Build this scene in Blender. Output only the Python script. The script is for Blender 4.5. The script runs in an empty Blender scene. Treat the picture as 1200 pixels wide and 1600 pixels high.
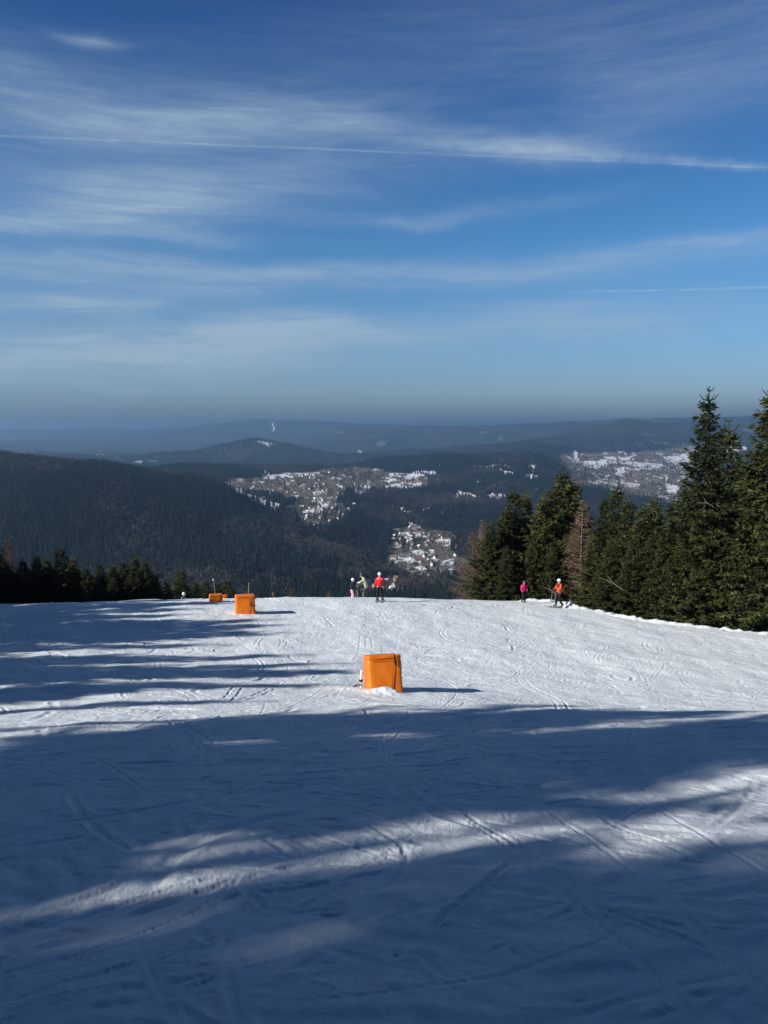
import bpy, math, random
import numpy as np
from mathutils import Vector

scene = bpy.context.scene
COL = scene.collection
PI = math.pi
R = math.radians

# ---------------------------------------------------------------- camera maths
FPX = 1209.0            # focal length in photo pixels (1200 x 1600)
PITCH = R(6.1)
CP, SP = math.cos(PITCH), math.sin(PITCH)
SUN_AZ = R(62.0)        # shadows run this far to the right of straight ahead
SUN_EL = R(28.0)
TO_SUN = np.array([-math.sin(SUN_AZ)*math.cos(SUN_EL), -math.cos(SUN_AZ)*math.cos(SUN_EL), math.sin(SUN_EL)])


def project(x, y, z):
    dep = y*CP - z*SP
    up = y*SP + z*CP
    return 600 + FPX*x/dep, 800 - FPX*up/dep


def ray(px, py):
    X, Y = (px-600)/FPX, -(py-800)/FPX
    return np.array([X, CP + Y*SP, -SP + Y*CP])


def pchip(xk, yk, x):
    xk = np.asarray(xk, float); yk = np.asarray(yk, float); x = np.asarray(x, float)
    h = np.diff(xk); dl = np.diff(yk)/h
    m = np.zeros_like(yk)
    m[0], m[-1] = dl[0], dl[-1]
    a, b = dl[:-1], dl[1:]
    w1, w2 = 2*h[1:] + h[:-1], h[1:] + 2*h[:-1]
    with np.errstate(divide='ignore', invalid='ignore'):
        hm = (w1+w2)/(w1/a + w2/b)
    m[1:-1] = np.where(a*b > 0, hm, 0)
    i = np.clip(np.searchsorted(xk, x)-1, 0, len(xk)-2)
    t = (x-xk[i])/h[i]
    t2, t3 = t*t, t*t*t
    return (2*t3-3*t2+1)*yk[i] + (t3-2*t2+t)*h[i]*m[i] + (-2*t3+3*t2)*yk[i+1] + (t3-t2)*h[i]*m[i+1]


def sstep(a, b, x):
    t = np.clip((np.asarray(x, float)-a)/(b-a), 0, 1)
    return t*t*(3-2*t)


# value noise, deterministic
_rs = np.random.RandomState(7)
_TAB = _rs.rand(256, 256)


def vnoise(x, y):
    x = np.asarray(x, float); y = np.asarray(y, float)
    xi, yi = np.floor(x).astype(np.int64), np.floor(y).astype(np.int64)
    fx, fy = x-xi, y-yi
    fx = fx*fx*fx*(fx*(fx*6-15)+10); fy = fy*fy*fy*(fy*(fy*6-15)+10)
    g = lambda i, j: _TAB[i & 255, j & 255]
    return ((g(xi, yi)*(1-fx)+g(xi+1, yi)*fx)*(1-fy) + (g(xi, yi+1)*(1-fx)+g(xi+1, yi+1)*fx)*fy)*2-1


def fbm(x, y, o=4):
    s, a = 0, 1.0
    for k in range(o):
        s = s + a*vnoise(x*2**k+17.3*k, y*2**k+5.1*k); a *= 0.5
    return s


# ---------------------------------------------------------------- near ground (the piste)
DK = [-70, -45, -20, 0, 10, 20, 26, 34, 42, 48, 53, 57, 65, 80, 100, 140]
ZK = [9.0, 8.0, 4.2, -1.65, -4.42, -7.2, -8.6, -9.6, -10.35, -10.88, -11.72, -12.72, -15.3, -20.6, -27.5, -41.0]
EDGE_D = [-70, 10, 25, 36, 40, 43.3, 46, 48.5, 51, 54, 62, 80, 140]
EDGE_X = [30, 29, 28, 26.5, 24.6, 22.0, 17.9, 14.4, 12.9, 12.5, 9.5, 5.0, 4.0]


def near_z(x, y, edge=True):
    x = np.asarray(x, float); y = np.asarray(y, float)
    z = pchip(DK, ZK, np.clip(y, -70, 140))
    w = sstep(16, 24, y)*(1-sstep(46, 56, y))
    z = z - 0.05*np.clip(x, -14, 20)*w
    z = z - 1.0*sstep(2, 26, -x)*sstep(38, 53, y)
    z = z - 0.018*np.clip(x-3, 0, 20)*sstep(40, 52, y)
    amp = 0.10
    z = z + amp*fbm(x*0.13+3, y*0.10+9, 3)
    if edge:
        xe = np.interp(y, EDGE_D, EDGE_X) + 0.5*vnoise(y*0.45+4, y*0+2.5)
        z = z - 0.42*np.clip(x-xe, 0, 30) + (0.10+0.11*vnoise(y*2.3+1, x*1.9)+0.07*vnoise(y*6.1, x*4.3+7))*np.exp(-((x-xe+0.25)/0.55)**2)
        z = z + 0.25*np.clip(-x-40, 0, 60)*(1-sstep(60, 120, y))
    return z


def hit(px, py, fn=near_z, t0=2.0, t1=120.0, n=4000):
    d = ray(px, py)
    t = np.linspace(t0, t1, n)
    z = fn(d[0]*t, d[1]*t)
    k = np.argmax(d[2]*t < z)
    return d*t[k]

# ---------------------------------------------------------------- far terrain: heights by azimuth and distance
# each column: bearing (given as photo column), then (distance, angle-below-horizon given as photo row) knots
TERR = {
 -500: [(110,985),(300,990),(600,975),(900,930),(1300,850),(1700,770),(2000,710),(2300,696),(2600,700),(3300,735),(4200,735),(6000,718),(8000,706),(10500,694),(13500,690),(17000,684)],
 0:    [(110,988),(300,992),(600,985),(900,945),(1200,880),(1500,805),(1800,738),(2050,715),(2300,722),(3000,742),(4000,740),(5500,724),(7500,712),(9500,702),(13000,690),(17000,686)],
 150:  [(110,988),(300,992),(600,990),(900,955),(1200,895),(1500,820),(1800,755),(2100,731),(2350,735),(3000,748),(4000,742),(5500,726),(7500,713),(9500,704),(13000,692),(17000,681)],
 300: [(110,988),(300,992),(600,992),(900,962),(1200,910),(1500,850),(1800,790),(2150,751),(2400,748),(2800,744),(3300,735),(4500,735),(6000,728),(6800,711),(8500,722),(13000,691),(18500,668)],
 345: [(110,988),(300,992),(600,992),(900,964),(1200,915),(1500,865),(1750,820),(2000,771),(2200,764),(2600,756),(3200,738),(4200,738),(6000,724),(6800,699),(8500,716),(13000,692),(18500,661)],
 400: [(110,988),(300,992),(600,992),(900,966),(1200,925),(1450,872),(1650,838),(1800,815),(2000,808),(2350,782),(3100,746),(3700,736),(4800,742),(6000,720),(6800,690),(8500,713),(13000,693),(18500,656)],
 450: [(110,988),(300,992),(600,992),(900,968),(1200,935),(1400,890),(1600,858),(1700,838),(1900,832),(2250,798),(3050,752),(3800,734),(4800,738),(6000,722),(6800,697),(8500,709),(12500,688),(18500,657)],
 520: [(110,988),(300,992),(600,992),(900,972),(1150,945),(1350,905),(1500,880),(1600,864),(1800,858),(2150,815),(2950,762),(3900,732),(4800,738),(6000,727),(6800,711),(8500,713),(12500,677),(18500,661)],
 600: [(110,988),(300,992),(600,992),(900,975),(1100,955),(1250,930),(1400,912),(1480,903),(1650,888),(2050,845),(2900,778),(3800,734),(4300,723),(5200,728),(6800,716),(8500,709),(12500,671),(18500,664)],
 680: [(110,988),(300,992),(600,992),(900,978),(1100,960),(1250,940),(1400,921),(1500,908),(1650,890),(2050,848),(2900,778),(3800,734),(4400,718),(5200,724),(6000,718),(8600,702),(10300,709),(12500,674),(18500,666)],
 760: [(110,988),(300,992),(600,992),(900,980),(1100,962),(1250,942),(1400,922),(1500,905),(1650,886),(2050,850),(2900,785),(3800,733),(4400,717),(5200,722),(6000,714),(8600,697),(10300,706),(12500,668),(18500,667)],
 840: [(110,988),(300,992),(600,992),(900,980),(1100,962),(1250,944),(1400,925),(1550,900),(1800,868),(2100,840),(2900,784),(3700,734),(4300,714),(5000,724),(6000,708),(8700,686),(10400,701),(12500,663),(18500,664)],
 900: [(110,988),(300,992),(600,992),(900,980),(1100,962),(1250,945),(1400,928),(1600,898),(1900,862),(2200,838),(2900,800),(3700,756),(4300,737),(5000,728),(6500,706),(8800,671),(10500,690),(12800,658)],
 980: [(110,988),(300,992),(600,992),(900,980),(1100,962),(1250,945),(1400,928),(1600,898),(1900,866),(2300,838),(3000,800),(3800,765),(4500,744),(5200,728),(6600,700),(9000,657),(10600,676),(13500,653)],
 1060: [(110,988),(300,992),(600,992),(900,980),(1100,962),(1250,945),(1400,928),(1600,898),(1900,868),(2300,840),(3000,802),(3800,766),(4500,746),(5200,730),(6600,702),(9000,662),(10600,676),(13500,655)],
 1200: [(110,988),(300,992),(600,992),(900,980),(1100,962),(1250,945),(1400,928),(1600,898),(1900,868),(2300,840),(3000,800),(3800,764),(4500,742),(5200,728),(6600,702),(9000,668),(10600,676),(13500,650)],
 1700: [(110,985),(300,990),(600,985),(900,960),(1100,940),(1250,920),(1400,900),(1600,870),(1900,840),(2300,810),(3000,770),(3800,740),(4500,722),(5200,715),(6600,700),(9200,668),(11000,668),(15000,652)],
}
_cols = sorted(TERR)
_GL = np.linspace(math.log(90), math.log(60000), 900)


def _column(c):
    kn = TERR[c]
    az = math.atan((c-600)/FPX)
    rr, zz = [], []
    for d, py in kn:
        tan = math.tan(math.atan((py-800)/FPX)+PITCH)
        rr.append(math.log(d/math.cos(az))); zz.append(-d*tan)
    for d, py in ((20000, 671), (27000, 673), (60000, 672)):
        tan = math.tan(math.atan((py-800)/FPX)+PITCH)
        rr.append(math.log(d/math.cos(az))); zz.append(-d*tan)
    return az, pchip(rr, zz, _GL)


_az, _prof = zip(*[_column(c) for c in _cols])
_back = np.interp(_GL, [math.log(v) for v in (90, 300, 2000, 8000, 60000)], [9.5, 12, -60, -300, -400])
_az = [-PI, R(-100)] + list(_az) + [R(100), PI]
_prof = [_back, _back*0.6+_prof[0]*0.4] + list(_prof) + [_back*0.6+_prof[-1]*0.4, _back]
_az = np.array(_az); _prof = np.array(_prof)


def far_z(x, y, detail=True):
    x = np.asarray(x, float); y = np.asarray(y, float)
    r = np.hypot(x, y); az = np.arctan2(x, y)
    lr = np.log(np.maximum(r, 91.0))
    fi = np.clip((lr-_GL[0])/(_GL[1]-_GL[0]), 0, len(_GL)-1.001)
    i = fi.astype(int); ft = fi-i
    # cubic (Catmull-like, monotone-free) blend across bearings
    j = np.clip(np.searchsorted(_az, az)-1, 0, len(_az)-2)
    t = (az-_az[j])/(_az[j+1]-_az[j])
    t = t*0.5 + 0.5*t*t*(3-2*t)
    a = _prof[j, i]*(1-ft)+_prof[j, i+1]*ft
    b = _prof[j+1, i]*(1-ft)+_prof[j+1, i+1]*ft
    z = a*(1-t)+b*t
    if detail:
        k = sstep(300, 1200, r)
        z = z + k*(0.0035*np.minimum(r, 9000))*fbm(x*0.0016+1.7, y*0.0016+4.4, 4)*np.where(r > 12000, 0.6, 1.0)
        z = z + sstep(9000, 12000, r)*14*fbm(x*0.0011, y*0.0005, 3)
        # gullies down the left slope
        z = z + 8*k*sstep(0, 1200, -x+500)*(1-sstep(2200, 3000, r))*vnoise(x*0.004-y*0.0015, y*0.0012+7)
    return z


def terrain_z(x, y):
    r = np.hypot(x, y)
    b = sstep(88, 130, r)
    return near_z(x, y)*(1-b) + far_z(x, y)*b


def hit_far(px, py, dmin=300., dmax=20000., n=1500):
    """points where view rays meet the terrain, from dmin on (vectorised)."""
    px = np.asarray(px, float); py = np.asarray(py, float)
    X, Y = (px-600)/FPX, -(py-800)/FPX
    dx, dy, dz = X, CP+Y*SP, -SP+Y*CP
    t = np.exp(np.linspace(math.log(dmin), math.log(dmax), n))
    out = np.full(px.shape+(3,), np.nan)
    done = np.zeros(px.shape, bool)
    prev = None
    for tk in t:
        zz = far_z(dx*tk, dy*tk)
        under = (dz*tk < zz) & ~done
        if under.any():
            out[under, 0] = dx[under]*tk; out[under, 1] = dy[under]*tk; out[under, 2] = zz[under]
            done |= under
        if done.all():
            break
    return out

# ---------------------------------------------------------------- materials
def N(nt, typ, **kw):
    n = nt.nodes.new(typ)
    for k, v in kw.items():
        if k == 'inp':
            for kk, vv in v.items():
                n.inputs[kk].default_value = vv
        else:
            setattr(n, k, v)
    return n


def new_mat(name):
    m = bpy.data.materials.new(name); m.use_nodes = True
    nt = m.node_tree
    return m, nt, nt.nodes['Principled BSDF']


def math_node(nt, op, a, b=None, c=None, clamp=False):
    n = nt.nodes.new('ShaderNodeMath'); n.operation = op; n.use_clamp = clamp
    for i, v in enumerate((a, b, c)):
        if v is None:
            continue
        if isinstance(v, (int, float)):
            n.inputs[i].default_value = v
        else:
            nt.links.new(v, n.inputs[i])
    return n.outputs[0]


def mix_col(nt, fac, a, b, blend='MIX'):
    n = nt.nodes.new('ShaderNodeMix'); n.data_type = 'RGBA'; n.blend_type = blend
    for sock, v in ((n.inputs['Factor'], fac), (n.inputs[6], a), (n.inputs[7], b)):
        if isinstance(v, (int, float)):
            sock.default_value = v
        elif isinstance(v, (tuple, list)):
            sock.default_value = (*v, 1) if len(v) == 3 else v
        else:
            nt.links.new(v, sock)
    return n.outputs[2]


def noise(nt, vec, scale, detail=4, rough=0.55, dist=0.0):
    n = N(nt, 'ShaderNodeTexNoise', inp={'Scale': scale, 'Detail': detail, 'Roughness': rough, 'Distortion': dist})
    if vec is not None:
        nt.links.new(vec, n.inputs['Vector'])
    return n.outputs['Fac']


def ramp(nt, fac, stops):
    n = nt.nodes.new('ShaderNodeValToRGB')
    e = n.color_ramp.elements
    while len(e) < len(stops):
        e.new(0.5)
    for el, (p, c) in zip(e, stops):
        el.position = p; el.color = (*c, 1) if len(c) == 3 else c
    nt.links.new(fac, n.inputs[0])
    return n.outputs[0]


def mapping(nt, vec, scale=(1, 1, 1), rot=(0, 0, 0), loc=(0, 0, 0)):
    n = N(nt, 'ShaderNodeMapping', inp={'Scale': scale, 'Rotation': rot, 'Location': loc})
    nt.links.new(vec, n.inputs['Vector'])
    return n.outputs[0]


def simple_mat(name, col, rough=0.6, spec=0.3, var=0.0, vscale=6.0, metal=0.0):
    m, nt, p = new_mat(name)
    p.inputs['Roughness'].default_value = rough
    p.inputs['Specular IOR Level'].default_value = spec
    p.inputs['Metallic'].default_value = metal
    if var:
        tc = N(nt, 'ShaderNodeTexCoord')
        f = noise(nt, tc.outputs['Object'], vscale, 4)
        c = ramp(nt, f, [(0.3, tuple(v*(1-var) for v in col)), (0.7, tuple(min(1, v*(1+var)) for v in col))])
        nt.links.new(c, p.inputs['Base Color'])
    else:
        p.inputs['Base Color'].default_value = (*col, 1)
    return m


def bump(nt, h, strength, dist, normal=None):
    b = N(nt, 'ShaderNodeBump', inp={'Strength': strength, 'Distance': dist})
    nt.links.new(h, b.inputs['Height'])
    if normal is not None:
        nt.links.new(normal, b.inputs['Normal'])
    return b.outputs[0]


def snow_material():
    m, nt, p = new_mat('piste_snow')
    tc = N(nt, 'ShaderNodeTexCoord'); P = tc.outputs['Object']
    f1 = noise(nt, P, 0.5, 5)
    f2 = noise(nt, mapping(nt, P, (3.0, 1.2, 3)), 1.6, 6, 0.65)
    att = N(nt, 'ShaderNodeAttribute', attribute_name='track')
    c = ramp(nt, f1, [(0.3, (0.745, 0.80, 0.83)), (0.7, (0.815, 0.855, 0.88))])
    c2 = mix_col(nt, ramp(nt, f2, [(0.45, (0, 0, 0)), (0.72, (1, 1, 1))]), c, (0.68, 0.735, 0.77))
    nt.links.new(c2, p.inputs['Base Color'])
    p.inputs['Roughness'].default_value = 0.55
    p.inputs['Specular IOR Level'].default_value = 0.25
    h1 = noise(nt, mapping(nt, P, (1.0, 0.45, 1)), 9, 8, 0.7, 0.4)
    h2 = noise(nt, mapping(nt, P, (1.0, 1.0, 1), (0, 0, 0.4)), 45, 5, 0.7)
    h3 = noise(nt, P, 2.2, 5, 0.6, 0.6)
    n1 = bump(nt, h3, 0.4, 0.05)
    n2 = bump(nt, h1, 0.8, 0.035, n1)
    n3 = bump(nt, h2, 0.6, 0.010, n2)
    nt.links.new(n3, p.inputs['Normal'])
    return m


def terrain_material():
    m, nt, p = new_mat('valley_ground')
    tc = N(nt, 'ShaderNodeTexCoord'); P = tc.outputs['Object']
    att = N(nt, 'ShaderNodeAttribute', attribute_name='snow')
    mea = N(nt, 'ShaderNodeAttribute', attribute_name='meadow')
    f = noise(nt, P, 0.012, 6, 0.6)
    f2 = noise(nt, P, 0.0032, 5, 0.6)
    floor = ramp(nt, f, [(0.3, (0.018, 0.022, 0.016)), (0.7, (0.050, 0.046, 0.036))])
    floor = mix_col(nt, ramp(nt, f2, [(0.42, (0, 0, 0)), (0.6, (1, 1, 1))]), floor, (0.030, 0.040, 0.026))
    mead = ramp(nt, noise(nt, P, 0.02, 5), [(0.3, (0.13, 0.105, 0.075)), (0.7, (0.24, 0.20, 0.15))])
    c = mix_col(nt, mea.outputs['Fac'], floor, mead)
    c = mix_col(nt, att.outputs['Fac'], c, (0.82, 0.83, 0.85))
    nt.links.new(c, p.inputs['Base Color'])
    p.inputs['Roughness'].default_value = 0.8
    p.inputs['Specular IOR Level'].default_value = 0.1
    n1 = bump(nt, noise(nt, P, 0.02, 6, 0.7), 1.0, 14.0)
    nt.links.new(n1, p.inputs['Normal'])
    return m


# ---------------------------------------------------------------- mesh helpers
def mesh_np(name, V, F, mat=None, smooth=False, mats=None, midx=None):
    """V (n,3); F (m,k) int array or list of such arrays."""
    Fs = F if isinstance(F, list) else [F]
    me = bpy.data.meshes.new(name)
    V = np.asarray(V, np.float32)
    me.vertices.add(len(V)); me.vertices.foreach_set('co', V.ravel())
    loops = np.concatenate([f.ravel() for f in Fs]).astype(np.int32)
    tot = np.concatenate([np.full(len(f), f.shape[1]) for f in Fs]).astype(np.int32)
    st = np.concatenate([[0], np.cumsum(tot)[:-1]]).astype(np.int32)
    me.loops.add(len(loops)); me.loops.foreach_set('vertex_index', loops)
    me.polygons.add(len(tot)); me.polygons.foreach_set('loop_start', st)
    me.polygons.foreach_set('use_smooth', np.full(len(tot), smooth))
    if midx is not None:
        me.polygons.foreach_set('material_index', np.asarray(midx, np.int32))
    me.update(calc_edges=True)
    for mm in (mats or ([mat] if mat else [])):
        me.materials.append(mm)
    return me


def link(name, me, parent=None, loc=None):
    o = bpy.data.objects.new(name, me); COL.objects.link(o)
    if parent is not None:
        o.parent = parent
    if loc is not None:
        o.location = loc
    return o


def tag(o, label=None, cat=None, group=None, kind=None):
    for k, v in (('label', label), ('category', cat), ('group', group), ('kind', kind)):
        if v:
            o[k] = v
    return o


def thing(name, loc, label, cat, group=None, rz=0.0):
    o = bpy.data.objects.new(name, None); COL.objects.link(o)
    o.location = loc; o.rotation_euler = (0, 0, rz); o.empty_display_size = 0.2
    return tag(o, label, cat, group)


def grid_faces(nr, nc, wrap):
    i = np.arange(nr-1)[:, None]; j = np.arange(nc if wrap else nc-1)[None, :]
    jn = (j+1) % nc
    a = i*nc+j; b = i*nc+jn; c = (i+1)*nc+jn; d = (i+1)*nc+j
    return np.stack([a, b, c, d], -1).reshape(-1, 4)


# ---------------------------------------------------------------- ski tracks pressed into the piste
random.seed(11); rng = np.random.RandomState(11)
TX0, TX1, TY0, TY1, TS = -27.0, 27.0, 1.8, 62.0, 0.03
TNX, TNY = int((TX1-TX0)/TS), int((TY1-TY0)/TS)
TRACK = np.zeros((TNY, TNX), np.float32)


def press(px, py, width, depth, rim):
    """lay a groove of given width along a polyline of points."""
    dx, dy = np.gradient(px), np.gradient(py)
    ln = np.hypot(dx, dy)+1e-9
    nx, ny = -dy/ln, dx/ln
    offs = np.arange(-width*1.8, width*1.8+1e-6, TS*0.5)
    fade = np.minimum(1, np.minimum(np.arange(len(px)), np.arange(len(px))[::-1])/(len(px)*0.15+1))
    for o in offs:
        q = o/width
        h = -depth*math.exp(-(q/0.55)**4) + rim*math.exp(-((q-1.15)/0.35)**2) + rim*0.5*math.exp(-((q+1.15)/0.3)**2)
        ix = ((px+nx*o-TX0)/TS).astype(int); iy = ((py+ny*o-TY0)/TS).astype(int)
        ok = (ix >= 0) & (ix < TNX) & (iy >= 0) & (iy < TNY)
        TRACK[iy[ok], ix[ok]] = TRACK[iy[ok], ix[ok]]*0.35 + (h*fade)[ok]


def poly(x0, y0, heading, length, curv, step=0.02):
    n = max(6, int(length/step))
    th = heading + np.cumsum(curv(np.linspace(0, length, n)))*step
    return x0+np.cumsum(np.sin(th))*step, y0+np.cumsum(np.cos(th))*step


# turning pairs of skis (long linked turns, heading downhill)
for k in range(75):
    x0, y0 = rng.uniform(-16, 17), rng.uniform(2, 40)
    amp, wl, ph = rng.uniform(0.25, 0.8), rng.uniform(7, 16), rng.uniform(0, 6)
    L = rng.uniform(7, 20)
    hd = rng.normal(0.05, 0.35)
    X, Y = poly(x0, y0, hd+0.0, L, lambda s: amp*0.5*np.cos(s*2*PI/wl+ph)*2*PI/wl*1.0)
    gap = rng.uniform(0.14, 0.3)
    dpt = rng.uniform(0.008, 0.02)
    for s in (-1, 1):
        press(X+s*gap*0.5, Y+0.05*s, rng.uniform(0.03, 0.05), dpt, dpt*0.6)
# scraped skid arcs, mostly across the slope
for k in range(5200):
    y0 = 2.2+56*rng.rand()**1.1
    x0 = rng.uniform(-0.62*y0-2, 0.62*y0+2)
    hd = rng.choice([-1, 1])*rng.uniform(0.5, 1.5) + (0 if rng.rand() < .7 else rng.normal(0, 1))
    cv = rng.normal(0, 0.35)
    X, Y = poly(x0, y0, hd, rng.uniform(0.5, 3.2), lambda s: np.full_like(s, cv))
    dpt = rng.uniform(0.004, 0.015)*(0.75+y0/38)
    press(X, Y, rng.choice([0.025, 0.04, 0.06, 0.12]), dpt, dpt*rng.uniform(0.4, 1.2))
# long straight running lines
for k in range(60):
    y0 = rng.uniform(2, 30); x0 = rng.uniform(-0.6*y0-1, 0.6*y0+1)
    X, Y = poly(x0, y0, rng.normal(0.1, 0.6), rng.uniform(3, 10), lambda s: np.full_like(s, rng.normal(0, 0.03)))
    d = rng.uniform(0.006, 0.014)
    press(X, Y, 0.035, d, d*0.7)
# clear linked turns carved last, over the scraped snow
for k in range(30):
    y0 = rng.uniform(9, 44); x0 = rng.uniform(-0.35*y0, 0.5*y0)
    if k < 18:
        y0 = rng.uniform(22, 42); x0 = rng.uniform(1, 15)
    amp, wl, ph = rng.uniform(0.35, 1.1), rng.uniform(8, 17), rng.uniform(0, 6)
    X, Y = poly(x0, y0, rng.normal(0.02, 0.22), rng.uniform(6, 16), lambda s: amp*PI/wl*np.cos(s*2*PI/wl+ph))
    gap = rng.uniform(0.16, 0.32); dpt = rng.uniform(0.011, 0.021)
    for s in (-1, 1):
        press(X+s*gap*0.5, Y+0.05*s, rng.uniform(0.04, 0.065), dpt, dpt*0.7)
# a leftover strip of groomer corduroy beside the box
_gy, _gx = np.mgrid[0:TNY, 0:TNX]
_gx = TX0+_gx*TS; _gy = TY0+_gy*TS
_c = np.exp(-(((_gx-1.6-(_gy-20)*0.1)/0.35)**4)-(((_gy-20.6)/1.0)**4))
TRACK += (_c*0.004*np.sin((_gx-0.1*_gy)*2*PI/0.11)).astype(np.float32)
del _gx, _gy, _c


def track_at(x, y):
    fx = (x-TX0)/TS; fy = (y-TY0)/TS
    ok = (fx > 1) & (fx < TNX-2) & (fy > 1) & (fy < TNY-2)
    fx = np.clip(fx, 1, TNX-3); fy = np.clip(fy, 1, TNY-3)
    ix, iy = fx.astype(int), fy.astype(int); tx, ty = fx-ix, fy-iy
    v = (TRACK[iy, ix]*(1-tx)+TRACK[iy, ix+1]*tx)*(1-ty)+(TRACK[iy+1, ix]*(1-tx)+TRACK[iy+1, ix+1]*tx)*ty
    return v*ok


BOX_XY = (-0.02, 22.75)


def ground_z(x, y):
    """piste surface with its lumps (no tracks)."""
    z = near_z(x, y)
    z = z + (0.018+0.020*sstep(9, 22, y))*fbm(x*0.5, y*0.33, 3) + 0.011*fbm(x*1.9+5, y*1.3, 3)
    z = z + 0.012*np.abs(vnoise(x*0.9+31, y*2.1))
    # rippled ridges where skiers side-slip
    # snow ploughed up against the padded box
    bx, by = BOX_XY
    e = np.exp(-((x-bx-0.05)/0.50)**2-((y-by+0.78)/0.30)**2)
    z = z + 0.17*e*(1+0.35*vnoise(x*6, y*6)) + 0.07*np.exp(-((x-bx+0.8)/0.5)**2-((y-by+0.5)/0.5)**2)
    return z


def build_ground():
    th = np.concatenate([np.linspace(R(-32), R(32), 900), np.linspace(R(32), R(328), 90)[1:-1]])
    r = np.concatenate([[0.4, 1.0, 1.5], np.exp(np.linspace(math.log(2.0), math.log(64), 1000)), np.exp(np.linspace(math.log(64), math.log(95), 26))[1:]])
    Rr, T = np.meshgrid(r, th, indexing='ij')
    x, y = Rr*np.sin(T), Rr*np.cos(T)
    z = ground_z(x, y) + track_at(x, y)
    b = sstep(84, 95, Rr)
    z = z*(1-b)+terrain_z(x, y)*b
    V = np.stack([x, y, z], -1).reshape(-1, 3)
    F = grid_faces(len(r), len(th), True)
    me = mesh_np('ground', V, F, snow_material(), True)
    return tag(link('ground', me), kind='structure')


ground = build_ground()

# ---------------------------------------------------------------- snow fields and clearings of the far slopes
# (polygon in bearing/drop coordinates as photo column,row; min and max distance; strength)
FIELDS = [
 ([(345,752),(365,758),(392,775),(415,782),(440,790),(436,800),(418,806),(400,795),(378,778),(350,762)], 1500, 3600),
 ([(600,742),(618,738),(650,736),(684,737),(686,744),(650,746),(610,752)], 2000, 4600),
 ([(598,756),(640,755),(656,757),(652,763),(620,766),(600,762)], 2000, 4600),
 ([(410,742),(445,739),(480,741),(478,746),(440,748),(412,749)], 2000, 4600),
 ([(455,741),(500,738),(498,742),(456,746)], 2000, 4600),
 ([(552,762),(568,757),(578,760),(572,770),(556,774)], 2000, 4600),
 ([(564,768),(577,768),(574,778),(562,774)], 2000, 4600),
 ([(473,800),(490,795),(505,799),(495,805),(476,806)], 1500, 3600),
 ([(468,825),(495,822),(498,830),(472,834)], 1500, 3600),
 ([(611,868),(640,862),(654,858),(656,880),(666,886),(664,896),(640,896),(625,884),(612,878)], 1000, 2600),
 ([(690,878),(710,872),(712,882),(694,888)], 1000, 2600),
 ([(625,832),(642,828),(641,838),(628,838)], 1200, 3000),
 ([(648,835),(660,830),(664,838),(652,846)], 1200, 3000),
 ([(682,843),(700,840),(712,846),(698,852),(684,850)], 1200, 3000),
 ([(708,771),(728,769),(748,778),(730,783),(712,778)], 1500, 4000),
 ([(780,735),(795,737),(808,742),(800,746),(784,741)], 2500, 4600),
 ([(815,741),(840,741),(842,747),(822,748)], 2500, 4600),
 ([(905,722),(935,720),(950,715),(952,728),(930,731),(910,728)], 3500, 7200),
 ([(944,714),(962,712),(964,724),(948,726)], 3500, 7200),
 ([(966,714),(985,717),(984,725),(968,724)], 3500, 7200),
 ([(983,722),(1020,724),(1034,726),(1032,732),(1000,732),(984,728)], 3500, 7200),
 ([(938,746),(960,750),(975,752),(1002,757),(1000,761),(960,760),(925,757)], 3000, 6000),
 ([(962,732),(976,730),(975,746),(963,744)], 3500, 7000),
 ([(1035,714),(1058,712),(1075,706),(1080,722),(1050,724)], 3500, 7200),
 ([(1040,755),(1060,760),(1058,772),(1040,766)], 3000, 6000),
 ([(1120,700),(1165,697),(1168,706),(1122,708)], 3500, 7600),
 ([(895,706),(901,705),(904,722),(900,722)], 4500, 7600),
 ([(962,703),(980,708),(978,711),(962,707)], 4500, 7600),
 ([(152,735),(160,738),(160,742),(153,740)], 1500, 3300),
 ([(202,744),(225,745),(222,749),(204,748)], 1500, 3300),
 ([(282,733),(298,735),(297,738),(283,737)], 1500, 4000),
 ([(400,689),(412,690),(434,696),(432,698),(410,694),(401,692)], 5800, 8000),
 ([(424,660),(426,660),(430,672),(428.5,674),(425,667)], 14000, 20000),
 ([(940,663),(985,656),(1000,656),(1000,659),(970,661),(945,666)], 10500, 16000),
 ([(558,706),(566,705),(568,708),(560,709)], 5500, 9500),
 ([(600,836),(610,834),(612,838),(602,840)], 1200, 3000),
 ([(515,855),(523,855),(522,858),(516,858)], 1200, 2200),
 ([(655,795),(670,793),(668,797),(657,798)], 1800, 3400),
]
# brownish meadows and bare broad-leaved ground of the settlements
MEADOWS = [
 ([(350,745),(420,740),(480,740),(545,727),(600,732),(600,750),(560,765),(500,790),(450,790),(420,775),(370,765)], 1800, 4600),
 ([(530,735),(600,733),(655,740),(660,765),(600,770),(545,765)], 1800, 4600),
 ([(440,790),(520,780),(545,800),(520,835),(470,835),(455,815)], 1500, 3600),
 ([(608,830),(700,826),(716,860),(715,905),(640,908),(608,885)], 1000, 2800),
 ([(870,712),(1090,700),(1090,790),(1040,790),(900,760)], 3000, 7400),
 ([(560,905),(640,905),(640,935),(560,935)], 900, 1800),
]
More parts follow.
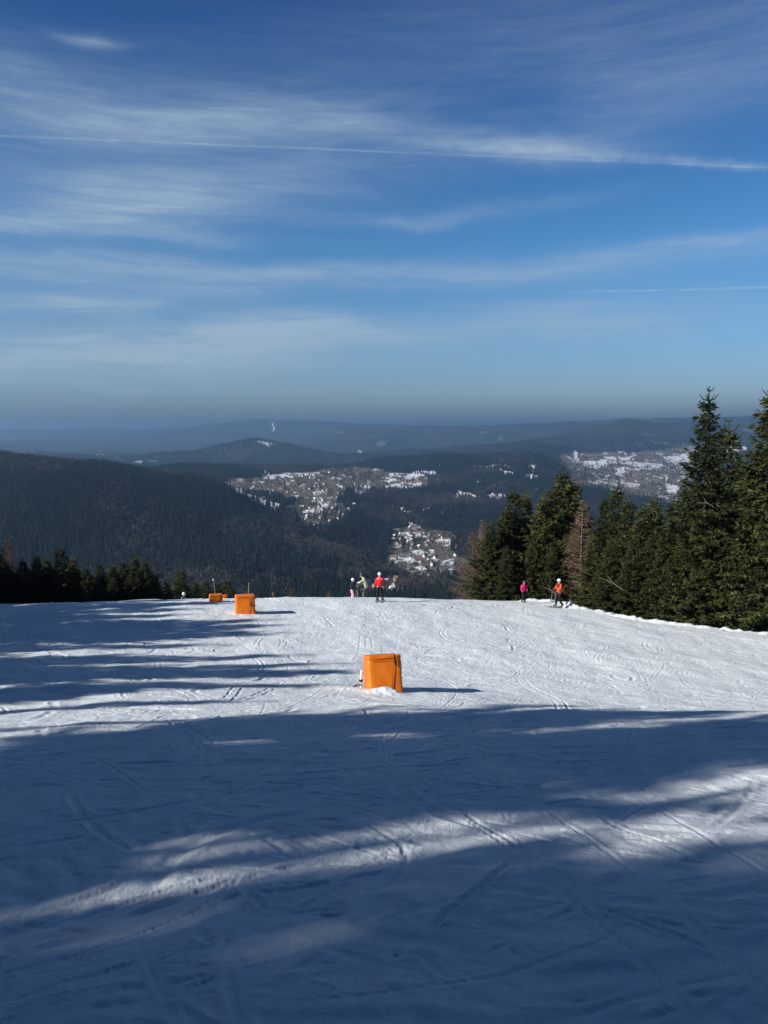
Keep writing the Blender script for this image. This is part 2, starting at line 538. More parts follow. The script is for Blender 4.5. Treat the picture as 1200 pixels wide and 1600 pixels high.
# settlements: where houses stand (polygon, min, max distance, number, group phrase, label)
VILLAGES = [
 ([(360,746),(430,742),(520,735),(560,750),(560,790),(500,800),(450,790),(400,778)], 1900, 4400, 75, 'houses of the hillside village left of centre', 'tiny pale house among bare trees in the hillside village left of centre'),
 ([(560,740),(600,735),(655,760),(640,775),(570,785)], 1900, 4400, 22, 'houses below the long snow field', 'tiny pale house scattered just below the long snowy field at the centre'),
 ([(455,795),(545,790),(550,830),(480,838)], 1400, 3600, 20, 'houses at the dark forest edge of the village', 'small pale house at the lower forest edge of the hillside village'),
 ([(612,828),(716,838),(714,905),(650,900),(612,880)], 1000, 2800, 46, 'houses in the valley behind the red skier', 'small house in the snowy valley to the right of the red skier'),
 ([(562,908),(640,908),(640,932),(600,934),(562,932)], 900, 1800, 16, 'houses low in the valley beside the red skier', 'house low in the valley just above the crest near the red skier'),
 ([(905,720),(1075,708),(1080,740),(1060,775),(1020,762),(930,755),(960,735)], 3200, 7200, 70, 'houses of the distant town beside the tallest spruce', 'tiny white house in the distant snowy town left of the tallest spruce'),
 ([(140,730),(345,735),(345,752),(230,750)], 1700, 3600, 14, 'houses on the wooded left ridge', 'tiny pale house on the wooded ridge at the left'),
 ([(700,765),(800,735),(845,742),(810,752),(720,785)], 2200, 4600, 14, 'houses in clearings of the middle wooded hill', 'tiny pale house in a clearing of the wooded hill behind the slope'),
 ([(440,790),(560,760),(700,745),(880,740),(880,800),(720,830),(600,850),(470,850)], 1500, 4600, 46, 'houses strewn through the woods of the middle hills', 'tiny pale house in a small snowy clearing among dark woods of the middle hills'),
 ([(150,700),(265,705),(265,722),(160,716)], 5500, 9000, 20, 'houses of the hazy plain on the left', 'tiny hazy white house on the distant plain at the left'),
]


def inside(poly_, px, py):
    c = np.zeros(px.shape, bool)
    n = len(poly_); j = n-1
    for i in range(n):
        xi, yi = poly_[i]; xj, yj = poly_[j]
        if yi != yj:
            c ^= ((yi > py) != (yj > py)) & (px < (xj-xi)*(py-yi)/(yj-yi)+xi)
        j = i
    return c


def land_cover(x, y, z):
    """snow and meadow fractions for points of the far terrain."""
    px, py = project(x, y, z)
    # ragged edges
    jx = 4*fbm(x*0.012, y*0.012, 2)*np.clip(2500/np.maximum(y, 500), .3, 1.5); jy = 1.6*fbm(x*0.010+9, y*0.010, 2)
    snow = np.zeros(x.shape); mead = np.zeros(x.shape)
    front = y > 500
    for pl, a, b in FIELDS:
        k = front & (y > a) & (y < b)
        if k.any():
            snow[k] = np.maximum(snow[k], inside(pl, px[k]+jx[k], py[k]+jy[k]))
    for pl, a, b in MEADOWS:
        k = front & (y > a) & (y < b)
        if k.any():
            f_ = np.clip(2500/np.maximum(y[k], 500), .3, 1.5)
            mx = 16*fbm(x[k]*0.004+3, y[k]*0.004, 4)*f_; my = 6*fbm(x[k]*0.004+8, y[k]*0.003+4, 4)*f_
            mead[k] = np.maximum(mead[k], inside(pl, px[k]+mx, py[k]+my))
    # old snow lying in the settlements' gardens
    g = (fbm(x*0.026+3, y*0.009+8, 3) > 0.62) & (mead > 0)
    snow = np.where(g, np.maximum(snow, 0.8), snow)
    holes = fbm(x*0.022+6, y*0.009+1, 3) > np.where(y < 2300, 0.22, 0.62)
    snow = np.where(holes & (mead > 0) & (y < 6000), snow*0.12, snow)
    snow = np.where((fbm(x*0.05+2, y*0.02+5, 3) > 0.55) & (y < 6500), snow*0.15, snow)
    # small clearings strewn through the woods round the settlements
    cl = (fbm(x*0.021+21, y*0.0085+3, 3) > 0.84) & (y > 1900) & (y < 4600) & (px > 470) & (px < 880) & (mead == 0)
    snow = np.where(cl, np.maximum(snow, 0.75), snow)
    # fields far out on the hills
    far = (y > 6000) & (y < 14000)
    s2 = (fbm(x*0.004+13, y*0.0016+8, 4) > 0.80) & far & (px > 440)
    snow = np.where(s2, np.maximum(snow, 0.12), snow)
    s3 = (fbm(x*0.006+1, y*0.003+2, 3) > 0.55) & (y > 5200) & (y < 9000) & (px > 120) & (px < 290) & (py > 698)
    snow = np.where(s3, 0.6, snow)
    return snow, mead


def build_terrain():
    th = np.concatenate([np.linspace(R(-30.5), R(30.5), 1050), np.linspace(R(30.5), R(65), 40)[1:], np.linspace(R(65), R(295), 30)[1:-1], np.linspace(R(295), R(329.5), 40)[:-1]])
    e = lambda a, b, n: np.exp(np.linspace(math.log(a), math.log(b), n, endpoint=False))
    r = np.concatenate([e(93, 1000, 60), e(1000, 5200, 430), e(5200, 20000, 170), np.exp(np.linspace(math.log(20000), math.log(45000), 16))])
    Rr, T = np.meshgrid(r, th, indexing='ij')
    x, y = Rr*np.sin(T), Rr*np.cos(T)
    z = terrain_z(x, y)
    z[0] -= 0.3
    snow, mead = land_cover(x, y, z)
    # canopy of far woods gives the surface a rough nap beyond the modelled trees
    k = sstep(4200, 5200, Rr)*(1-snow)*(1-mead)
    z = z + k*9*np.random.RandomState(5).rand(*z.shape)
    V = np.stack([x, y, z], -1).reshape(-1, 3)
    me = mesh_np('terrain', V, grid_faces(len(r), len(th), True), terrain_material(), True)
    for nm, arr in (('snow', snow), ('meadow', mead)):
        at = me.attributes.new(nm, 'FLOAT', 'POINT'); at.data.foreach_set('value', arr.ravel().astype(np.float32))
    return tag(link('terrain', me), kind='structure')


terrain = build_terrain()

# ---------------------------------------------------------------- trees
def foliage_material(name, c0, c1, c2):
    m, nt, p = new_mat(name)
    tc = N(nt, 'ShaderNodeTexCoord'); P = tc.outputs['Object']
    oi = N(nt, 'ShaderNodeObjectInfo')
    f = noise(nt, P, 0.9, 3, 0.6)
    g = noise(nt, P, 7.0, 2, 0.6)
    v = math_node(nt, 'ADD', math_node(nt, 'MULTIPLY', f, 0.62), math_node(nt, 'MULTIPLY', g, 0.38))
    v = math_node(nt, 'ADD', v, math_node(nt, 'MULTIPLY', math_node(nt, 'SUBTRACT', oi.outputs['Random'], 0.5), 0.22))
    nt.links.new(ramp(nt, v, [(0.34, c0), (0.52, c1), (0.68, c2)]), p.inputs['Base Color'])
    p.inputs['Roughness'].default_value = 0.6
    p.inputs['Specular IOR Level'].default_value = 0.15
    return m


M_SPRUCE = foliage_material('spruce_needles', (0.018, 0.025, 0.009), (0.046, 0.053, 0.016), (0.084, 0.084, 0.027))
M_BARK = simple_mat('spruce_bark', (0.085, 0.065, 0.05), 0.85, 0.1, 0.4, 9)
M_LARCH = foliage_material('bare_larch_twigs', (0.065, 0.044, 0.029), (0.115, 0.080, 0.054), (0.18, 0.125, 0.088))
M_LARCHBARK = simple_mat('larch_bark', (0.15, 0.115, 0.09), 0.85, 0.1, 0.35, 9)
M_DEADWOOD = simple_mat('dead_grey_wood', (0.30, 0.25, 0.20), 0.8, 0.1, 0.3, 12)


def tube(pts, rad, n=6, cap=True):
    pts = np.asarray(pts, float); rad = np.asarray(rad, float)
    V, F = [], []
    for i, p in enumerate(pts):
        d = pts[min(i+1, len(pts)-1)]-pts[max(i-1, 0)]
        d = d/np.linalg.norm(d)
        u = np.cross(d, (0, 0, 1.0)) if abs(d[2]) < 0.95 else np.cross(d, (1.0, 0, 0))
        u /= np.linalg.norm(u); w = np.cross(d, u)
        for k in range(n):
            a = 2*PI*k/n
            V.append(p+rad[i]*(math.cos(a)*u+math.sin(a)*w))
    for i in range(len(pts)-1):
        for k in range(n):
            F.append((i*n+k, i*n+(k+1) % n, (i+1)*n+(k+1) % n, (i+1)*n+k))
    return np.array(V), np.array(F)


def join_vf(parts):
    V, F, o = [], {}, 0
    for v, f in parts:
        V.append(v); F.setdefault(f.shape[1], []).append(f+o); o += len(v)
    return np.concatenate(V), [np.concatenate(x) for x in F.values()]


def trunk_mesh(name, H, r0, mat, rs, top=0.97):
    n = 10
    zs = np.linspace(-0.6, H*top, n)
    pts = np.stack([0.03*H*0.12*np.cumsum(rs.randn(n))*0.3, 0.03*H*0.12*np.cumsum(rs.randn(n))*0.3, zs], 1)
    rad = r0*np.maximum(0.05, (1-np.clip(zs, 0, None)/H)**0.9)
    v, f = tube(pts, rad, 8)
    return mesh_np(name, v, f, mat, True)


def blades(base, dirs, length, width, roll):
    """flat, narrow diamond sprays."""
    n = len(base)
    d = dirs/np.linalg.norm(dirs, axis=1, keepdims=True)
    up = np.tile(np.array([0, 0, 1.0]), (n, 1)); up[np.abs(d[:, 2]) > 0.95] = (1, 0, 0)
    u = np.cross(d, up); u /= np.linalg.norm(u, axis=1, keepdims=True)
    w = np.cross(u, d)
    s = u*np.cos(roll)[:, None]+w*np.sin(roll)[:, None]
    L = length[:, None]; W = width[:, None]
    a = base; b = base+d*L*0.42+s*W*0.5; c = base+d*L; e = base+d*L*0.38-s*W*0.5
    V = np.stack([a, b, c, e], 1).reshape(-1, 3)
    F = np.arange(4*n).reshape(n, 4)
    return V, F


def make_spruce(seed, H, Rb, crown0=0.02, level=0.17, per=7, dens=1.0, ragged=0.25, bw=1.0):
    rs = np.random.RandomState(seed)
    B, D, L, W, RO = [], [], [], [], []
    z = crown0*H
    sect = rs.rand(24)
    while z < H*0.985:
        t = z/H
        nb = per if t < 0.8 else max(4, int(per*0.8))
        a0 = rs.rand()*2*PI
        lev = 1.0 + ragged*rs.randn()*0.55
        for k in range(nb):
            az = a0+2*PI*k/nb+rs.randn()*0.25
            Lb = Rb*((1-t)**0.82)*(0.92+0.08*min(1, (t-crown0)/0.1+0.4)) * lev * (1+ragged*rs.randn()*0.7) * (0.82+0.36*sect[int(az*24/2/PI) % 24])
            Lb = max(0.10, Lb) + 0.06
            slope = 0.75*(t**1.6) - 0.30*(1-t) + rs.randn()*0.08
            curve = 0.10 + 0.22*(1-t)
            rad = np.array([math.cos(az), math.sin(az), 0]); tan = np.array([-math.sin(az), math.cos(az), 0])
            n = max(4, int(Lb/0.085*dens))
            s = np.sort(rs.uniform(0.12 if t > .6 else 0.22, 1.0, n))
            pos = rad*(Lb*s)[:, None] + np.array([0, 0, 1])*(z+Lb*(slope*s+curve*(s*s-0.3*s)))[:, None]
            for side, cnt in ((1, 1), (-1, 1), (0, 1)):
                j = pos + rs.randn(n, 3)*0.035
                jit = rs.randn(n, 3)*0.22
                if side:
                    dr = rad*0.75 + tan*side*rs.uniform(0.4, 1.0, n)[:, None] + np.array([0, 0, -0.22]) + jit
                    ln = (0.16+0.24*(1-s)*min(1, Lb))*rs.uniform(0.7, 1.3, n)+0.10
                else:
                    dr = rad*0.45 + np.array([0, 0, -0.75*(1-t)+0.15]) + jit*1.3
                    ln = rs.uniform(0.16, 0.36, n)
                B.append(j); D.append(dr); L.append(ln); W.append(rs.uniform(0.055, 0.10, n)*bw); RO.append(rs.uniform(-1.2, 1.2, n))
            # tip shoot
            B.append(pos[-1:]); D.append((rad + np.array([0, 0, slope+curve+0.1]))[None]); L.append(np.array([0.3])); W.append(np.array([0.07])); RO.append(np.array([0.]))
        z += level*(1.0+0.5*t)*rs.uniform(0.75, 1.25)
    # leader: bare upright shoot with a ring of raised side shoots
    v1, f1 = blades(np.concatenate(B), np.concatenate(D), np.concatenate(L), np.concatenate(W), np.concatenate(RO))
    parts = [(v1, f1), tube([(0, 0, H*0.93), (0, 0, H), (0.01, 0, H+0.55)], [0.045, 0.035, 0.012], 5)]
    for zt, n, ln in ((H*0.985, 5, 0.42), (H*0.945, 5, 0.5), (H+0.28, 3, 0.22)):
        a0 = rs.rand()*6
        for k in range(n):
            a = a0+2*PI*k/n+rs.randn()*.2
            r_ = np.array([math.cos(a), math.sin(a), 0])
            p0 = np.array([0, 0, zt]); p1 = p0+r_*ln*0.6+np.array([0, 0, ln*0.25]); p2 = p0+r_*ln+np.array([0, 0, ln*0.85])
            parts.append(tube([p0, p1, p2], [0.03, 0.028, 0.012], 4))
    V, F = join_vf(parts)
    crown = mesh_np('crown', V, F, M_SPRUCE)
    trunk = trunk_mesh('trunk', H, 0.012*H+0.03, M_BARK, rs)
    return dict(H=H, R=Rb, crown=crown, trunk=trunk)


def make_larch(seed, H, Rb, dens=1.0, bushy=False):
    rs = np.random.RandomState(seed)
    parts = []
    B, D, L, W, RO = [], [], [], [], []
    z = 0.05*H if bushy else 0.12*H
    while z < H*0.98:
        t = z/H
        for k in range(6):
            az = rs.rand()*2*PI
            Lb = max(0.2, Rb*((1-t)**0.7)*rs.uniform(0.6, 1.15))
            rad = np.array([math.cos(az), math.sin(az), 0]); tan = np.array([-math.sin(az), math.cos(az), 0])
            up = 0.25*t+0.05+rs.randn()*0.1
            s5 = np.linspace(0, 1, 4)
            pts = rad*(Lb*s5)[:, None]+np.array([0, 0, 1])*(z+Lb*(up*s5+(0.25*s5*s5-0.15*s5)))[:, None]
            parts.append(tube(pts, 0.018*(1-0.8*s5)+0.006, 3))
            n = int(Lb/0.055*dens)+3
            s = rs.uniform(0.15, 1, n)
            pos = rad*(Lb*s)[:, None]+np.array([0, 0, 1])*(z+Lb*(up*s+0.25*s*s-0.15*s))[:, None]
            dr = rad*0.6+tan*rs.uniform(-1, 1, n)[:, None]+np.array([0, 0, 1])*rs.uniform(-0.9, 0.5, n)[:, None]
            B.append(pos); D.append(dr); L.append(rs.uniform(0.18, 0.55, n)*(0.6+0.6*(1-t))); W.append(np.full(n, 0.016)); RO.append(rs.uniform(-1.5, 1.5, n))
        z += 0.17*rs.uniform(0.7, 1.3)
    parts.append(blades(np.concatenate(B), np.concatenate(D), np.concatenate(L), np.concatenate(W), np.concatenate(RO)))
    V, F = join_vf(parts)
    return dict(H=H, R=Rb, crown=mesh_np('crown', V, F, M_LARCH), trunk=trunk_mesh('trunk', H, 0.011*H+0.03, M_LARCHBARK, rs, 0.99))


SPRUCES = [make_spruce(1, 10, 2.0, dens=1.3, bw=1.25), make_spruce(2, 10, 2.25, ragged=0.32, dens=1.3, bw=1.25), make_spruce(3, 10, 1.8, level=0.18, ragged=0.22, dens=1.2, bw=1.2), make_spruce(4, 10, 2.5, dens=1.4, ragged=0.3, bw=1.25)]
TALL = make_spruce(5, 13, 2.05, level=0.185, ragged=0.34, dens=1.25, bw=1.2)
HIGH = make_spruce(6, 15, 2.6, crown0=0.20, level=0.19, dens=1.1, ragged=0.36, bw=2.1)
HIGH_PINE = make_spruce(18, 15, 5.2, crown0=0.65, level=0.16, dens=1.0, ragged=0.3, bw=2.2)
SHADY = [make_spruce(16, 14, 2.9, level=0.19, dens=1.1, ragged=0.28, bw=2.6), make_spruce(17, 12, 2.7, level=0.19, dens=1.1, ragged=0.3, bw=2.4)]
LARCHES = [make_larch(7, 8, 1.7, 1.1), make_larch(8, 7, 2.0, 1.5, True)]


def plant(proto, name, x, y, z, H, rz, label, cat, group, wide=1.0, lean=(0, 0)):
    s = H/proto['H']
    t = thing(name, (x, y, z), label, cat, group, rz)
    t.scale = (s*wide, s*wide, s); t.rotation_euler = (lean[0], lean[1], rz)
    link('trunk', proto['trunk'], t); link('crown', proto['crown'], t)
    return t


def at_depth(px, d, fn=None):
    """ground point seen in photo column px at forward distance d."""
    fn = fn or (lambda a, b: float(terrain_z(np.array([a]), np.array([b]))[0]))
    x = (px-600)/FPX*d; z = fn(x, d)
    for _ in range(5):
        x = (px-600)/FPX*(d*CP-z*SP); z = fn(x, d)
    return x, d, z


def top_height(px, row, d, zbase):
    tan = math.tan(math.atan((row-800)/FPX)+PITCH)
    return -d*tan - zbase


G_RIGHT = 'spruces along the right edge of the piste'
G_LEFT = 'dark spruces beyond the left edge of the piste'
# right-hand wood: column, top row, distance, prototype, width, label
RIGHT = [
 (1187, 592, 46.0, 'T', 1.25, 'tallest spruce, at the right picture edge, with a forked bare leader shoot'),
 (1093, 600, 48.0, 'T', 1.0, 'tall slender spruce with bare leader standing well above its neighbours, second from the right edge'),
 (1124, 646, 52.5, 2, 1.0, 'thin pointed spruce half hidden behind the tall slender spruce with the bare leader'),
 (1150, 705, 47.5, 1, 1.0, 'broad spruce filling the gap between the two tallest spruces'),
 (1062, 748, 49.2, 0, 1.0, 'olive spruce with ragged outline just left of the tall slender spruce'),
 (1040, 772, 52.0, 2, 1.0, None), (1018, 768, 54.5, 0, 1.0, None), (998, 782, 53.0, 1, 1.0, None),
 (974, 770, 54.5, 2, 1.0, 'spruce with a thin pale leader right of the twin pointed spruce tips'),
 (956, 747, 57.5, 2, 0.85, 'pointed spruce rising just right of the bare larch, taller of two tips'),
 (938, 765, 60.0, 2, 0.75, 'narrow dark spruce tip directly right of the bare larch'),
 (872, 727, 62.5, 3, 1.05, 'broad dark full crowned spruce left of the bare larch, tallest of the far group'),
 (890, 742, 67.0, 1, 1.0, None), (848, 768, 62.0, 1, 1.0, None),
 (801, 756, 64.5, 2, 1.1, 'left one of two slim pointed spruces side by side behind the pink skier'),
 (818, 762, 66.0, 2, 0.9, 'right one of two slim pointed spruces side by side behind the pink skier'),
 (783, 790, 63.0, 0, 1.0, None), (765, 812, 61.5, 1, 1.0, 'low rounded spruce next to the brown larch at the left end of the wood'),
 (790, 850, 59.5, 3, 0.9, None), (830, 840, 60.0, 1, 0.9, 'bushy low spruce right behind the pink jacketed skier'),
 (862, 850, 59.0, 3, 0.85, None), (925, 830, 55.0, 1, 0.9, None),
 (950, 838, 52.5, 3, 0.9, 'low bushy spruce just right of the orange jacketed skier'),
 (985, 840, 51.0, 3, 0.9, None), (1012, 826, 50.5, 1, 0.9, None), (1035, 812, 49.6, 3, 0.85, None),
 (1075, 800, 47.9, 1, 0.9, None), (1118, 790, 47.0, 3, 0.95, None), (1160, 790, 45.9, 1, 1.0, None),
 (1200, 770, 45.0, 3, 1.0, None), (1222, 650, 47.0, 0, 1.0, None), (1150, 840, 45.6, 0, 1.1, None), (1185, 850, 44.7, 3, 0.9, None),
 (1095, 850, 47.0, 0, 1.1, None), (1055, 850, 48.2, 0, 1.1, None),
 (1080, 770, 56.0, 1, 1.0, None), (1010, 800, 60.0, 3, 1.0, None), (1130, 760, 56.0, 3, 1.0, None), (1180, 730, 53.0, 3, 1.0, None), (1225, 800, 43.9, 3, 1.0, None),
 (905, 800, 66.0, 3, 1.0, None), (960, 800, 62.0, 3, 1.0, None),
]
rt = np.random.RandomState(21)
for px, row, d, pr, wd, lab in RIGHT:
    x, y, z = at_depth(px, d)
    H = top_height(px, row, d, z)
    proto = TALL if pr == 'T' else SPRUCES[pr]
    plant(proto, 'spruce_tree', x, y, z, H/(1.05 if pr == 'T' else 1.06), rt.rand()*6.28,
          lab or 'dense olive green spruce in the crowded wood along the right edge of the piste', 'tree', G_RIGHT, wd*(1.22 if px < 1080 else 1.08), (rt.randn()*0.012, rt.randn()*0.012))
for px, row, d, pr, wd, lab in [
    (906, 776, 58.2, 0, 1.0, 'bare reddish brown larch with pale trunk among the spruces behind the orange skier'),
    (738, 830, 64.0, 1, 1.15, 'bushy bare brown larch at the left end of the right wood'),
    (752, 808, 68.0, 0, 0.8, 'thin bare larch tip rising behind the bushy brown larch')]:
    x, y, z = at_depth(px, d)
    plant(LARCHES[pr], 'larch_tree', x, y, z, top_height(px, row, d, z)/1.0, rt.rand()*6.28, lab, 'tree', 'bare larches by the piste', wd)

# left-hand wood, beyond the crest
LEFT = [
 (-6, 838, 64, 1, 1.0, None), (40, 872, 66, 3, 1.0, None), (62, 864, 69, 0, 1.0, None), (78, 870, 71, 3, 0.9, None),
 (100, 849, 70, 2, 1.1, 'tallest pointed spruce of the dark left wood'), (118, 868, 72, 1, 1.0, None), (138, 884, 70, 3, 0.9, None),
 (160, 876, 74, 0, 1.0, None), (180, 880, 73, 3, 0.9, None), (196, 872, 76, 1, 1.0, None),
 (214, 864, 76, 0, 1.0, 'pointed spruce at the right end of the dense dark left wood'), (230, 874, 78, 3, 0.9, None), (246, 896, 78, 1, 0.9, None),
 (262, 906, 80, 3, 0.8, None), (286, 886, 82, 2, 1.3, 'lone small spruce with free standing tip right of the dark left wood'),
 (308, 906, 90, 3, 0.9, 'low spruce top just left of the small leaning snow lance'), (324, 904, 94, 1, 0.9, None), (342, 908, 98, 3, 0.9, 'low spruce top above the two distant orange boxes'),
 (356, 902, 101, 1, 1.0, 'low spruce top behind the second orange box at the crest'), (366, 918, 100, 3, 0.8, None),
 (15, 880, 61, 3, 1.0, None), (30, 890, 62, 1, 1.0, None), (90, 890, 67, 3, 1.0, None), (150, 895, 70, 1, 1.0, None), (205, 895, 72, 3, 1.0, None), (50, 895, 64, 3, 1.0, None), (120, 898, 67, 3, 1.0, None), (178, 900, 70, 3, 1.0, None), (234, 905, 74, 3, 0.9, None),
]
for px, row, d, pr, wd, lab in LEFT:
    x, y, z = at_depth(px, d)
    plant(SPRUCES[pr], 'spruce_tree', x, y, z, max(2.5, top_height(px, row, d, z)/1.06), rt.rand()*6.28,
          lab or 'dark shaded spruce in the low wood beyond the left edge of the piste', 'tree', G_LEFT, wd*1.38)
for px, row, d, pr, lab in [(20, 836, 63, 0, 'bare reddish larch standing above the dark wood at the left edge'), (458, 918, 112, 1, 'small bare brown treetop peeking over the crest left of the pink skier'),
                            (516, 922, 112, 1, 'smallest bare brown treetop barely showing over the crest'), (10, 850, 66, 0, 'bare larch half hidden at the very left edge of the picture')]:
    x, y, z = at_depth(px, d)
    plant(LARCHES[pr], 'larch_tree', x, y, z, top_height(px, row, d, z), rt.rand()*6.28, lab, 'tree', 'bare larches by the piste')

# the wood along the left edge behind the photographer: it throws the long shadows over the piste; the last two rows are added sky blockers
SX, SY = math.sin(SUN_AZ), math.cos(SUN_AZ)
G_SHADE = 'tall spruces left of and behind the viewpoint'
# (offset across the shadow direction, distance along it, height of the top above the camera, prototype, width)
SHADE = [
 (2.3, -24, 15.0, 'H', 1.0), (-1.2, -25, 15, 3, 1.0), (-4.5, -24, 14, 0, 1.1), (-8, -22, 14, 3, 1.1), (0.6, -31, 17, 1, 1.1),
 (7.9, -24, 15.5, 'H', 1.0), (9.8, -25, 14.0, 3, 0.8), (4.6, -24, 9.2, 'N', 0.6), (5.4, -25, 11.0, 'N', 0.32), (3.35, -22, 6.4, 'N', 0.55), (13.3, -23, 11.2, 'P', 1.0), (9.0, -30, 17, 3, 0.9), (13.0, -30, 15.2, 'P', 1.0),
 (2.0, -33, 19, 1, 1.1), (-1.5, -34, 19, 0, 1.1), (7.9, -34, 20, 0, 1.0), (9.3, -35, 18.5, 1, 0.9), (9.0, -38, 21, 0, 0.9), (-5, -33, 18, 1, 1.2), (9.2, -20, 12, 1, 0.8), (10.4, -20, 7.4, 0, 0.7), (0.4, -18, 11, 0, .9),
 (15.3, -20, 4.4, 2, 0.6), (18.4, -21, 5.0, 0, 0.85), (21.3, -20, 5.4, 1, 1.1), (24.3, -18, 5.0, 3, 1.1), (25.9, -20, 5.6, 0, 1.0), (28.2, -17, 3.8, 2, 1.1),
 (31.0, -19, 3.4, 2, 1.0), (33.6, -17, 3.8, 1, 1.3), (35.5, -18, 4.4, 3, 1.3), (37.2, -16, 3.6, 0, 1.2), (39.6, -17, 2.2, 1, 1.3), (41.6, -18, 3.0, 0, 1.3), (44, -16, 3.0, 3, 1.2), (46.5, -17, 2.6, 1, 1.1), (49, -16, 2.4, 3, 1.1),
 (52, -17, 1.0, 0, 1.1), (55, -17, 0.5, 3, 1.1), (58, -16, 0, 1, 1.1), (62, -16, -1, 3, 1.1), (66, -17, -2, 0, 1.2), (70, -18, -3, 3, 1.2), (75, -18, -4, 1, 1.2),
 (64, -9, -3.5, 3, 1.3), (68, -8, -3.9, 1, 1.2), (72, -9, -4.2, 3, 1.2), (76, -8, -4.4, 0, 1.2), (80, -9, -4.8, 3, 1.2), (84, -8, -5, 1, 1.2),
 (-14, -6, 14, 1, 1.2), (-20, 2, 15, 3, 1.2), (-17, -12, 15, 0, 1.2), (-26, 8, 14, 3, 1.2), (-30, 14, 14, 1, 1.2), (-9, -9, 14, 3, 1.2),  # from here on: trees added behind the viewpoint to block sky light
 (-12, -20, 13, 1, 1.1), (-16, -18, 13, 3, 1.1), (-20, -14, 13, 0, 1.1), (-24, -8, 14, 3, 1.1), (-27, -2, 14, 1, 1.1),
]
for q, a, ztop, pr, wd in SHADE:
    ztop += (5.0-a)*(math.tan(SUN_EL)-math.tan(R(24)))
    x, y = a*SX-q*SY, a*SY+q*SX
    z = float(terrain_z(np.array([x]), np.array([y]))[0])
    proto = HIGH if pr == 'H' else HIGH_PINE if pr == 'P' else SPRUCES[2] if pr == 'N' else (SHADY[pr % 2] if q < 15 else SPRUCES[pr])
    plant(proto, 'spruce_tree', x, y, z, ztop-z, rt.rand()*6.28, 'tall spruce out of view that shades the snow', 'tree', G_SHADE, wd)

# ---------------------------------------------------------------- far woods (countless): instanced low trees on points
def tiers(rs, n_t=5, k=7, h=1.0, r=0.17, base=0.06):
    parts = []
    for i in range(n_t):
        z0 = base+(1-base)*i/n_t*0.93
        z1 = min(1.0, z0+(1-base)/n_t*1.9)
        rr = r*(1-z0)**0.85*rs.uniform(0.85, 1.15)+0.012
        a = np.arange(2*k)*PI/k+rs.rand()*3
        rad = rr*np.where(np.arange(2*k) % 2 == 0, rs.uniform(0.85, 1.2, 2*k), rs.uniform(0.45, 0.7, 2*k))
        ring = np.stack([rad*np.cos(a), rad*np.sin(a), z0-0.05*rad/r+rs.uniform(-.015, .015, 2*k)], 1)
        V = np.vstack([ring, [[0, 0, z1]]])
        j = np.arange(2*k)
        parts.append((V, np.stack([j, (j+1) % (2*k), np.full(2*k, 2*k)], 1)))
    return join_vf(parts)


def bare(rs, n=46, r=0.24):
    p = np.stack([rs.randn(n)*0.4*r, rs.randn(n)*0.4*r, rs.uniform(0.25, 0.8, n)], 1)
    d = np.stack([rs.randn(n)*0.5, rs.randn(n)*0.5, rs.uniform(0.3, 1.0, n)], 1)
    V, F = blades(p, d, rs.uniform(0.14, 0.3, n), rs.uniform(0.02, 0.05, n), rs.uniform(-2, 2, n))
    t, f = tube([(0, 0, -0.05), (0, 0, 0.5), (0, 0, 0.9)], [0.016, 0.012, 0.004], 4)
    return join_vf([(V, F), (t, f)])


def wood_material(name, lo, hi, blo, bhi):
    m, nt, p = new_mat(name)
    rnd = N(nt, 'ShaderNodeAttribute', attribute_name='tone', attribute_type='INSTANCER')
    br = N(nt, 'ShaderNodeAttribute', attribute_name='bareness', attribute_type='INSTANCER')
    a = mix_col(nt, rnd.outputs['Fac'], lo, hi); b = mix_col(nt, rnd.outputs['Fac'], blo, bhi)
    nt.links.new(mix_col(nt, br.outputs['Fac'], a, b), p.inputs['Base Color'])
    p.inputs['Roughness'].default_value = 0.75; p.inputs['Specular IOR Level'].default_value = 0.1
    return m


M_WOOD = wood_material('far_wood', (0.004, 0.009, 0.008), (0.013, 0.021, 0.015), (0.030, 0.028, 0.027), (0.068, 0.060, 0.053))


